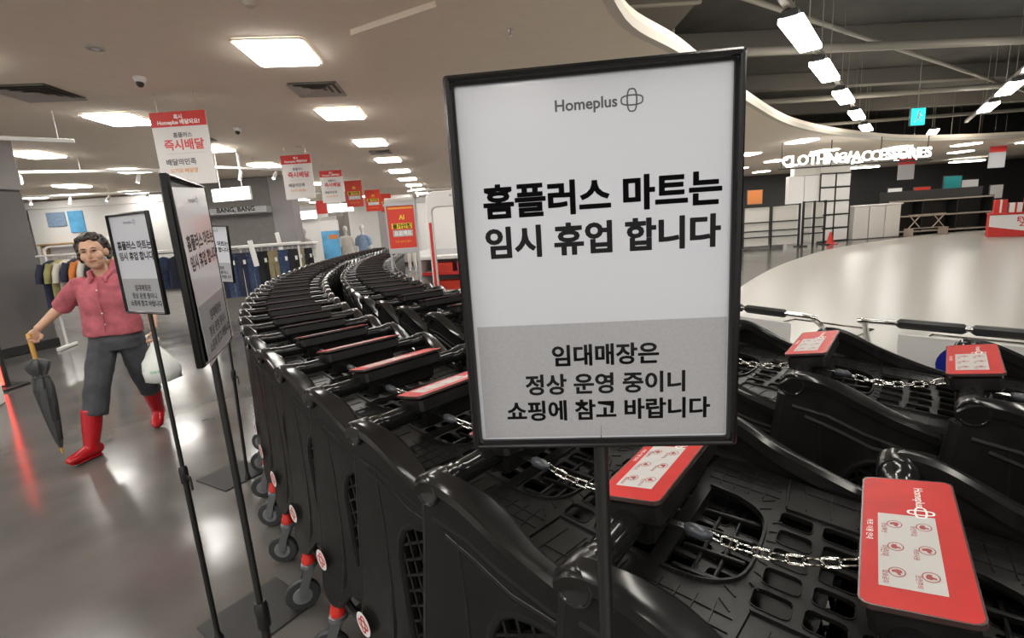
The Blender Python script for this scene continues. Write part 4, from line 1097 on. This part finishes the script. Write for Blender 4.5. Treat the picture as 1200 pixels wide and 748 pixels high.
def mannequin(x, y, a, top, bottom, label, head_m='mannequin'):
    t = thing('mannequin', label, 'mannequin', (x, y, 0), a)
    b = MB()
    b.ell((0, 0, 1.62), (.075, .09, .115)); limb(b, [((0, 0, 1.36), .055, .055), ((0, 0, 1.45), .045, .05), ((0, 0, 1.56), .045, .05)])
    for s in (-1, 1):
        limb(b, [((s * .16, 0, 1.36), .045, .045), ((s * .23, .02, 1.12), .038, .04), ((s * .24, -.04, .9), .028, .03), ((s * .24, -.05, .8), .02, .03)], 10, Vector((0, 1, 0)))
        limb(b, [((s * .08, 0, .85), .07, .07), ((s * .09, -.01, .5), .05, .055), ((s * .1, .02, .1), .035, .035), ((s * .1, -.04, .04), .035, .06)], 10)
    limb(b, [((0, 0, .86), .12, .09), ((0, 0, 1.05), .11, .08), ((0, 0, 1.3), .14, .09), ((0, 0, 1.4), .08, .06)])
    remesh(b, 'body', .014, head_m, t, 3)
    c = MB(); limb(c, [((0, 0, .76), .175, .125), ((0, 0, .95), .165, .12), ((0, 0, 1.2), .175, .12), ((0, 0, 1.36), .15, .09), ((0, 0, 1.42), .07, .06)], 16)
    for s in (-1, 1): limb(c, [((s * .1, 0, 1.36), .07, .07), ((s * .19, .0, 1.28), .068, .07), ((s * .235, .01, 1.08), .06, .062)], 12, Vector((0, 1, 0)))
    remesh(c, 'top', .014, top, t, 3)
    d = MB(); limb(d, [((0, 0, .88), .15, .11), ((0, 0, .78), .155, .115)], 14)
    for s in (-1, 1): limb(d, [((s * .08, 0, .84), .085, .09), ((s * .09, -.01, .5), .07, .075), ((s * .1, .01, .14), .06, .065)], 12)
    remesh(d, 'trousers', .014, bottom, t, 3)
    obj('stand', MB().lathe([(.2, 0), (.2, .012), (.03, .018)], 20), 'steel', t)
mannequin(-5.15, 16.0, R(20), 'cream', 'cream', 'mannequin dressed in cream from neck to ankle')
mannequin(-4.5, 15.6, R(-10), 'denim_light', 'navy', 'mannequin in a light blue shirt beside the cart rows')
mannequin(-6.2, 15.3, R(15), 'mannequin', 'denim', 'mannequin in a white top and blue jeans')
mannequin(-7.9, 9.9, R(30), 'black_cloth', 'denim', 'mannequin in a black top and jeans behind the upright notice')
mannequin(-3.4, 17.5, R(0), 'white', 'cream', 'white clad mannequin before the bright shop panel')
# shop blocks along the far left
def shop_block(x, y, w, d, h, m, label, extra=None):
    t = thing('display_block', label, 'display', (x, y, 0))
    obj('wall_panel', MB().bbox((0, 0, h / 2), (w, d, h), .01), m, t)
    obj('plinth', MB().bbox((0, 0, .06), (w + .02, d + .02, .12), .005), 'black_trim', t)
    obj('header', MB().bbox((0, -.02, h - .12), (w + .04, d + .04, .24), .01), 'white' if m != 'white' else 'grey_frame', t)
    return t
shop_block(-4.6, 21.2, 1.4, .5, 2.9, 'pillar_top', 'tall grey display column beyond the mannequins')
shop_block(-5.9, 17.8, .55, .5, 3.18, 'shop_wall', 'narrow brown column beyond the white topped mannequin')
shop_block(-2.6, 22.0, 2.4, .5, 2.8, 'white', 'bright white display wall at the end of the aisle')
shop_block(-8.9, 20.5, 4.2, .5, 2.6, 'white', 'long white display wall behind the mannequins')
shop_block(-13.5, 17.0, 4.5, .5, 3.15, 'wall', 'pale display wall at the far left with wooden shelf')
tag(obj('wall_poster', MB().bbox((0, 0, 0), (.5, .03, .7), .006), 'blue_print', None, loc=(-14.2, 16.73, 2.44)), 'large blue poster on the pale far left display wall', 'poster')
tag(obj('wall_poster', MB().bbox((0, 0, 0), (.62, .03, .46), .006), 'denim_light', None, loc=(-14.85, 16.73, 2.55)), 'grey blue poster beside the large blue poster', 'poster')
tag(obj('wooden_shelf', MB().bbox((0, 0, 0), (3.6, .35, .06), .01).bbox((-1.7, 0, -.2), (.05, .3, .36), .01).bbox((1.7, 0, -.2), (.05, .3, .36), .01), 'wood', None, loc=(-13.6, 16.565, 1.75)), 'long wooden shelf on the pale far left display wall', 'shelf')
lr = thing('lit_sign', 'glowing white shop sign on the long white display wall', 'sign', (-8.3, 20.1, 2.3))
obj('sign_box', MB().bbox((0, .03, 0), (1.6, .06, .34), .01), 'white', lr); obj('sign_face', MB().box((0, -.004, 0), (1.55, .012, .3)), 'sign_light', lr)
lr = thing('lit_sign', 'glowing white sign box above the cream mannequin', 'sign', (-5.6, 17.2, 2.35))
obj('sign_box', MB().bbox((0, .03, 0), (.9, .06, .28), .01), 'white', lr); obj('sign_face', MB().box((0, -.004, 0), (.86, .012, .25)), 'sign_light', lr)
obj('rod', MB().cyl((0, .03, .13), (0, .03, CZ - 2.35), .008), 'white', lr)
for k, (x, y, z, m, lab) in enumerate(((-5.1, 14.5, 1.6, 'white_gloss', 'white hanging shirt poster beside the grey column'), (-5.15, 14.2, 2.1, 'banner_red', 'small red tag poster over the cream mannequin'))):
    tt = thing('hanging_card', lab, 'card', (x, y, z)); obj('card', MB().bbox((0, 0, .15), (.45 if k == 0 else .3, .015, .5 if k == 0 else .36), .003), m, tt); obj('wire', MB().cyl((0, 0, .3), (0, 0, CZ - z), .003, n=6), 'steel', tt)

# ================================================================== RIGHT: SHELVING, LIT LETTERS, EVENT STAND
# lit letters
ls = thing('lit_lettering', 'glowing white letters reading CLOTHING/ACCESSORIES hung from the ceiling edge', 'sign', (9.8, 14.0, 2.66))
word = 'CLOTHING/ACCESSORIES'
lm = [text_mesh(ch, None,   .27 if ch != '/' else .3, .012, .05, 'sign_light') for ch in word]
wid = [max(v.co.x for v in me.vertices) - min(v.co.x for v in me.vertices) for me in lm]
gap = (4.12 - sum(wid)) / (len(word) - 1); xx = -2.06
for me, w in zip(lm, wid):
    o = link('letter', me, None, ls); o.location = (xx + w / 2, 0, 0); o.rotation_euler = (PI / 2, 0, 0); xx += w + gap
obj('carrier_rail', MB().bbox((0, .06, -.2), (4.3, .05, .04), .006), 'black_trim', ls)
for x in (-2.05, -.68, .7, 2.0): obj('rod', MB().cyl((x, .06, -.2), (x, .06, CZ - .05 - 2.66), .012), 'black_trim', ls)
# tall white grid unit
def grid_unit(x, y, w, h, nx, ny, a, label, top=0.0, d=.5):
    t = thing('grid_shelving', label, 'shelving', (x, y, 0), a)
    obj('case', MB().bbox((0, d / 2 + .02, h / 2 + top / 2), (w - .02, d, h + top), .01), 'beige_panel', t)
    cw, chh = w / nx, h / ny
    for i in range(nx):
        for j in range(ny):
            obj('white_pane', MB().bbox((-w / 2 + cw * (i + .5), 0, chh * (j + .5)), (cw - .07, .02, chh - .07), .005), 'white', t)
    for i in range(nx + 1): obj('upright_bar', MB().bbox((-w / 2 + cw * i, -.005, h / 2), (.045, .03, h), .004), 'black_trim', t)
    for j in range(ny + 1): obj('cross_bar', MB().bbox((0, -.007, chh * j if j else .03), (w, .03, .045), .004), 'black_trim', t)
    return t
grid_unit(12.3, 18.6, 1.35, 2.5, 2, 5, R(12), 'tall white shelving with black grid bars under the lit letters', .45, .7)
pw = thing('white_wall_panels', 'pair of tall white panels beside the black grid shelving', 'panel', (11.1, 18.5, 0), R(-4))
for s in (-1, 1): obj('panel', MB().bbox((s * .27, .2, 1.24), (.52, .3, 2.48), .008), 'white', pw)
obj('panel_top', MB().bbox((.1, .25, 2.7), (.9, .3, .42), .01), 'beige_panel', pw)
def barrier(x, y, w, h, a, label):
    t = thing('barrier_fence', label, 'fence', (x, y, 0), a)
    for s in (-1, 0, 1): obj('post', MB().bbox((s * w / 2, 0, h / 2), (.06, .06, h), .005), 'black_trim', t)
    for z in (h - .03, h * .62, h * .42, h * .28): obj('rail', MB().bbox((0, -.01, z), (w, .03, .04), .004), 'black_trim', t)
    for s in (-1, 1): obj('white_board', MB().bbox((s * w / 4, .04, h * .52), (w / 2 - .12, .02, h * .88), .004), 'beige_panel', t)
    for s in (-1, 1): obj('foot', MB().bbox((s * w / 2, 0, .02), (.08, .5, .04), .005), 'black_trim', t)
barrier(9.2, 17.2, 1.9, 1.5, R(-3), 'white boarded barrier with black rails left of the panel pair')
barrier(10.78, 17.35, .8, 1.55, R(4), 'narrow black barrier gate before the white panel pair')
cn_ = thing('traffic_cone', 'small red cone at the foot of the black grid shelving', 'cone', (11.5, 17.5, 0))
obj('cone_body', MB().lathe([(.13, .03), (.03, .42), (.02, .44)], 16), 'red_plastic', cn_); obj('cone_base', MB().bbox((0, 0, .015), (.36, .36, .03), .006), 'red_plastic', cn_)
# long dark shelving with pale shelf edges
def long_shelf(x, y, w, h, a, n, label):
    t = thing('long_shelving', label, 'shelving', (x, y, 0), a)
    obj('back_board', MB().bbox((0, .3, h / 2 + .2), (w, .04, h + .4), .005), 'hall_wall', t)
    for j in range(n): obj('shelf_board', MB().bbox((0, 0, .12 + j * (h - .12) / (n - 1)), (w, .55, .05), .006), 'shelf_edge', t)
    m = max(2, int(w / 1.2))
    for i in range(m + 1): obj('upright', MB().bbox((-w / 2 + w * i / m, .02, h / 2), (.05, .5, h + .1), .005), 'black_trim', t)
    return t
long_shelf(16.9, 19.5, 3.9, 1.3, R(-3), 3, 'long black shelving with pale shelf edges beyond the pale floor')
wb = thing('white_counter', 'white panelled counter among the black shelving', 'counter', (14.05, 18.95, 0), R(2))
for k in range(3): obj('panel', MB().bbox((-.62 + .62 * k, 0, .62), (.58, .4, 1.2), .008), 'beige_panel', wb)
obj('counter_top', MB().bbox((0, 0, 1.25), (1.95, .45, .05), .008), 'white', wb)
ck = thing('folding_trestle', 'crossed wooden trestle legs in front of the black shelving', 'trestle', (15.3, 18.5, 0))
for k in (0, 1):
    for s in (-1, 1): obj('leg', MB().tube([(k * .9 - s * .22, 0, .3), (k * .9 + s * .22, 0, .78)], .02, 6), 'shelf_edge', ck)
obj('rail', MB().bbox((.45, 0, .79), (1.4, .06, .03), .004).bbox((.45, 0, .29), (1.4, .06, .03), .004), 'shelf_edge', ck)
for s in (-.2, 1.1): obj('foot', MB().bbox((s, 0, .15), (.05, .4, .29), .005), 'shelf_edge', ck)
def board(x, y, z, w, h, m, label, name='notice_board', post=False):
    t = thing(name, label, 'board', (x, y, z))
    obj('board_face', MB().bbox((0, 0, 0), (w, .03, h), .006), m, t)
    obj('board_rim', plate_mesh(rrect(0, 0, w + .04, h + .04, .01), [rrect(0, 0, w - .01, h - .01, .008)], .04, .003, lambda v: (v.x, v.z, v.y)), 'dark_grey', t)
    if post: obj('rod', MB().cyl((0, .03, h / 2), (0, .03, HZ - z), .01), 'black_trim', t)
    else: obj('post', MB().cyl((0, .03, -h / 2), (0, .03, -z), .02), 'black_trim', t)
board(18.8, 21, 1.92, .75, .55, 'teal', 'teal board standing behind the black shelving')
board(19.6, 21.1, 1.78, .78, .46, 'white', 'white board right of the teal board behind the shelving')
board(20.7, 21, 1.45, .55, .55, 'white', 'white board behind the red event stand')
board(16.4, 21, 1.65, .6, .42, 'white', 'white board over the white panelled counter')
board(13.7, 20.2, 1.9, .4, .36, 'cream', 'small cream board right of the black grid shelving')
board(10.0, 20.0, 1.85, .6, .55, 'orange_board', 'orange board behind the white boarded barrier')
board(9.3, 20.0, 1.75, .35, .5, 'pink_board', 'pink board behind the white boarded barrier')
board(9.4, 20.4, 2.35, .5, .28, 'white', 'small white board above the pink board')
board(17.8, 21.3, 1.72, .7, .24, 'sale_red', 'low red board left of the teal board')
for (x, y, z, lab) in ((19.0, 19.4, 2.75, 'red topped white banner hanging over the dark shop'), (16.0, 20, 2.55, 'red topped white banner hanging behind the lit letters')):
    tt = thing('hanging_banner', lab, 'banner', (x, y, z)); b_ = obj('banner_board', MB().bbox((0, 0, 0), (.66, .015, .8), .004), 'grey_frame', tt); obj('red_header', MB().box((0, -.009, .29), (.66, .004, .22)), 'banner_red', b_); hang(tt, (-.2, .2), HZ - z)
# event stand
es = thing('event_stand', 'red and white event stand with boxed goods on the pale floor', 'stand', (16.6, 15.6, 0), R(-38))
obj('stand_body', MB().bbox((0, .3, .36), (1.9, .6, .72), .01), 'banner_red', es)
fp = obj('white_chevron', MB().add([(-.95, -.004, .70), (.95, -.004, .70), (.95, -.004, .34), (.0, -.004, .16), (-.95, -.004, .34)], [(0, 1, 2, 3, 4)]), 'white', es, None)
o = link('lettering', text_mesh('EVENT', .6, None, .03, 0, 'red_ink'), None, es); o.location = (0, -.008, .56); o.rotation_euler = (PI / 2, 0, 0)
o = link('lettering', text_mesh('ZONE', .5, None, .03, 0, 'red_ink'), None, es); o.location = (0, -.008, .4); o.rotation_euler = (PI / 2, 0, 0)
obj('top_tray', MB().bbox((0, .3, .745), (1.94, .64, .05), .008), 'banner_red', es)
random.seed(11)
for k in range(5):
    c = thing('gift_box', ['red gift box at the end of the event stand', 'white gift box on the event stand', 'tall red gift box amid the event stand', 'low white gift box on the event stand', 'wide red gift box on the event stand'][k], 'box', (16.6 + (-.7 + .35 * k) * math.cos(R(-38)) - .3 * math.sin(R(-38)), 15.6 + (-.7 + .35 * k) * math.sin(R(-38)) + .3 * math.cos(R(-38)), .77), R(-38))
    h = (.42, .3, .55, .26, .4)[k]
    obj('box_body', MB().bbox((0, 0, h / 2), (.3, .34, h), .008), ('banner_red', 'white', 'banner_red', 'white', 'banner_red')[k], c)
    obj('ribbon', MB().bbox((0, -.172, h / 2), (.05, .004, h), .001).bbox((0, 0, h + .002), (.05, .34, .004), .001), ('white', 'banner_red')[k % 2], c)

# ================================================================== CART ROWS (copies of the cart built above)
# outer row path (position of the outer end of each handle)
pathA = spline([(1.62, -.96, 0), (1.1, -.45, 0), (.84, -.2, 0), (.585, .045, 0), (.326, .30, 0), (.058, .567, 0), (-.19, .845, 0), (-.43, 1.15, 0), (-.84, 1.68, 0), (-1.25, 2.25, 0), (-1.58, 2.8, 0), (-1.9, 3.42, 0), (-2.2, 4.12, 0), (-2.45, 4.78, 0), (-2.66, 5.45, 0), (-2.87, 6.25, 0), (-3.1, 7.3, 0), (-3.25, 8.3, 0), (-3.42, 9.8, 0), (-3.55, 11.5, 0), (-3.6, 13, 0)], 12)
def walk(path, step, start):
    out = []; acc = 0.0; want = start
    for a, b in zip(path, path[1:]):
        L = (b - a).length
        while want <= acc + L:
            out.append((a.lerp(b, (want - acc) / L), (b - a).normalized())); want += step
        acc += L
    return out
used = set()
special = [((.326, .30, 0), 'black shopping cart whose red placard lies unhidden, chained to the cart by the notice pole'),
           ((.058, .567, 0), 'black shopping cart right behind the pole of the large framed notice'),
           ((1.0, .97, 0), 'black shopping cart whose red placard stands before the blue disc trolley'),
           ((.775, 1.28, 0), 'black shopping cart whose red placard stands before the red striped trolley')]
def place_row(path, label, group, start, skew, gap_from, detail_n, proto):
    st = walk(path, PITCH, start)
    for i, (p, d) in enumerate(st):
        fwd = -d; a = math.atan2(fwd.y, fwd.x) - PI / 2 + R(skew(p.y))
        copied.clear(); src = proto if i < detail_n else proto_far
        c = copy_tree(src) if src in used else src; used.add(src)
        c['label'] = label; c['group'] = group
        for q, lab in special:
            if (p - Vector(q)).length < PITCH * .5: c['label'] = lab
        right = Vector((math.cos(a), math.sin(a), 0))
        c.location = p - right * .318; c.rotation_euler.z = a
        random.seed(i * 13 + 5)
        for q in ([k_ for k_ in kids[src]] if c is src else [k_ for k_ in copied if k_.parent is c]):
            if q.name.startswith('caster') and q.location.y < 0: q.rotation_euler.z = R(random.choice((62, 50, 70, 44, -40, 58))) * (1 if q.location.x > 0 else -1)
        if i > 0: add_chain(c, i * 7 + len(st), i < detail_n, False)
# arc length of the point (.035,.56) measured so that one cart sits exactly there
def arclen(path, target):
    best = (9e9, 0); acc = 0
    for a, b in zip(path, path[1:]):
        d = (a - Vector(target)).length
        if d < best[0]: best = (d, acc)
        acc += (b - a).length
    return best[1]
sk = lambda y: 8.0 * min(1, max(0, 1 - (y - 1.2) / 4))
sA = arclen(pathA, (.058, .567, 0)); nb = 3
place_row(pathA, 'black plastic shopping cart with red placard, nested in the outer curved row', 'carts of the outer row', sA - nb * PITCH, sk, 0, 10, proto)
# inner row: the same curve moved inwards
pathB = []
for i, p in enumerate(pathA):
    t = (pathA[min(i + 1, len(pathA) - 1)] - pathA[max(i - 1, 0)]).normalized(); n = Vector((t.y, -t.x, 0))
    off = .64 + (.34 if p.y < .5 else max(.12, .34 - .08 * (p.y - .5)))
    if p.y < 9.6: pathB.append(p + n * off)
sB = arclen(pathB, (.775, 1.28, 0))
place_row(pathB, 'black plastic shopping cart with red placard, nested in the inner curved row', 'carts of the inner row', sB % PITCH, lambda y: sk(y) * .35, 0, 9, proto)
bpy.data.scenes.remove(tmp_scene)
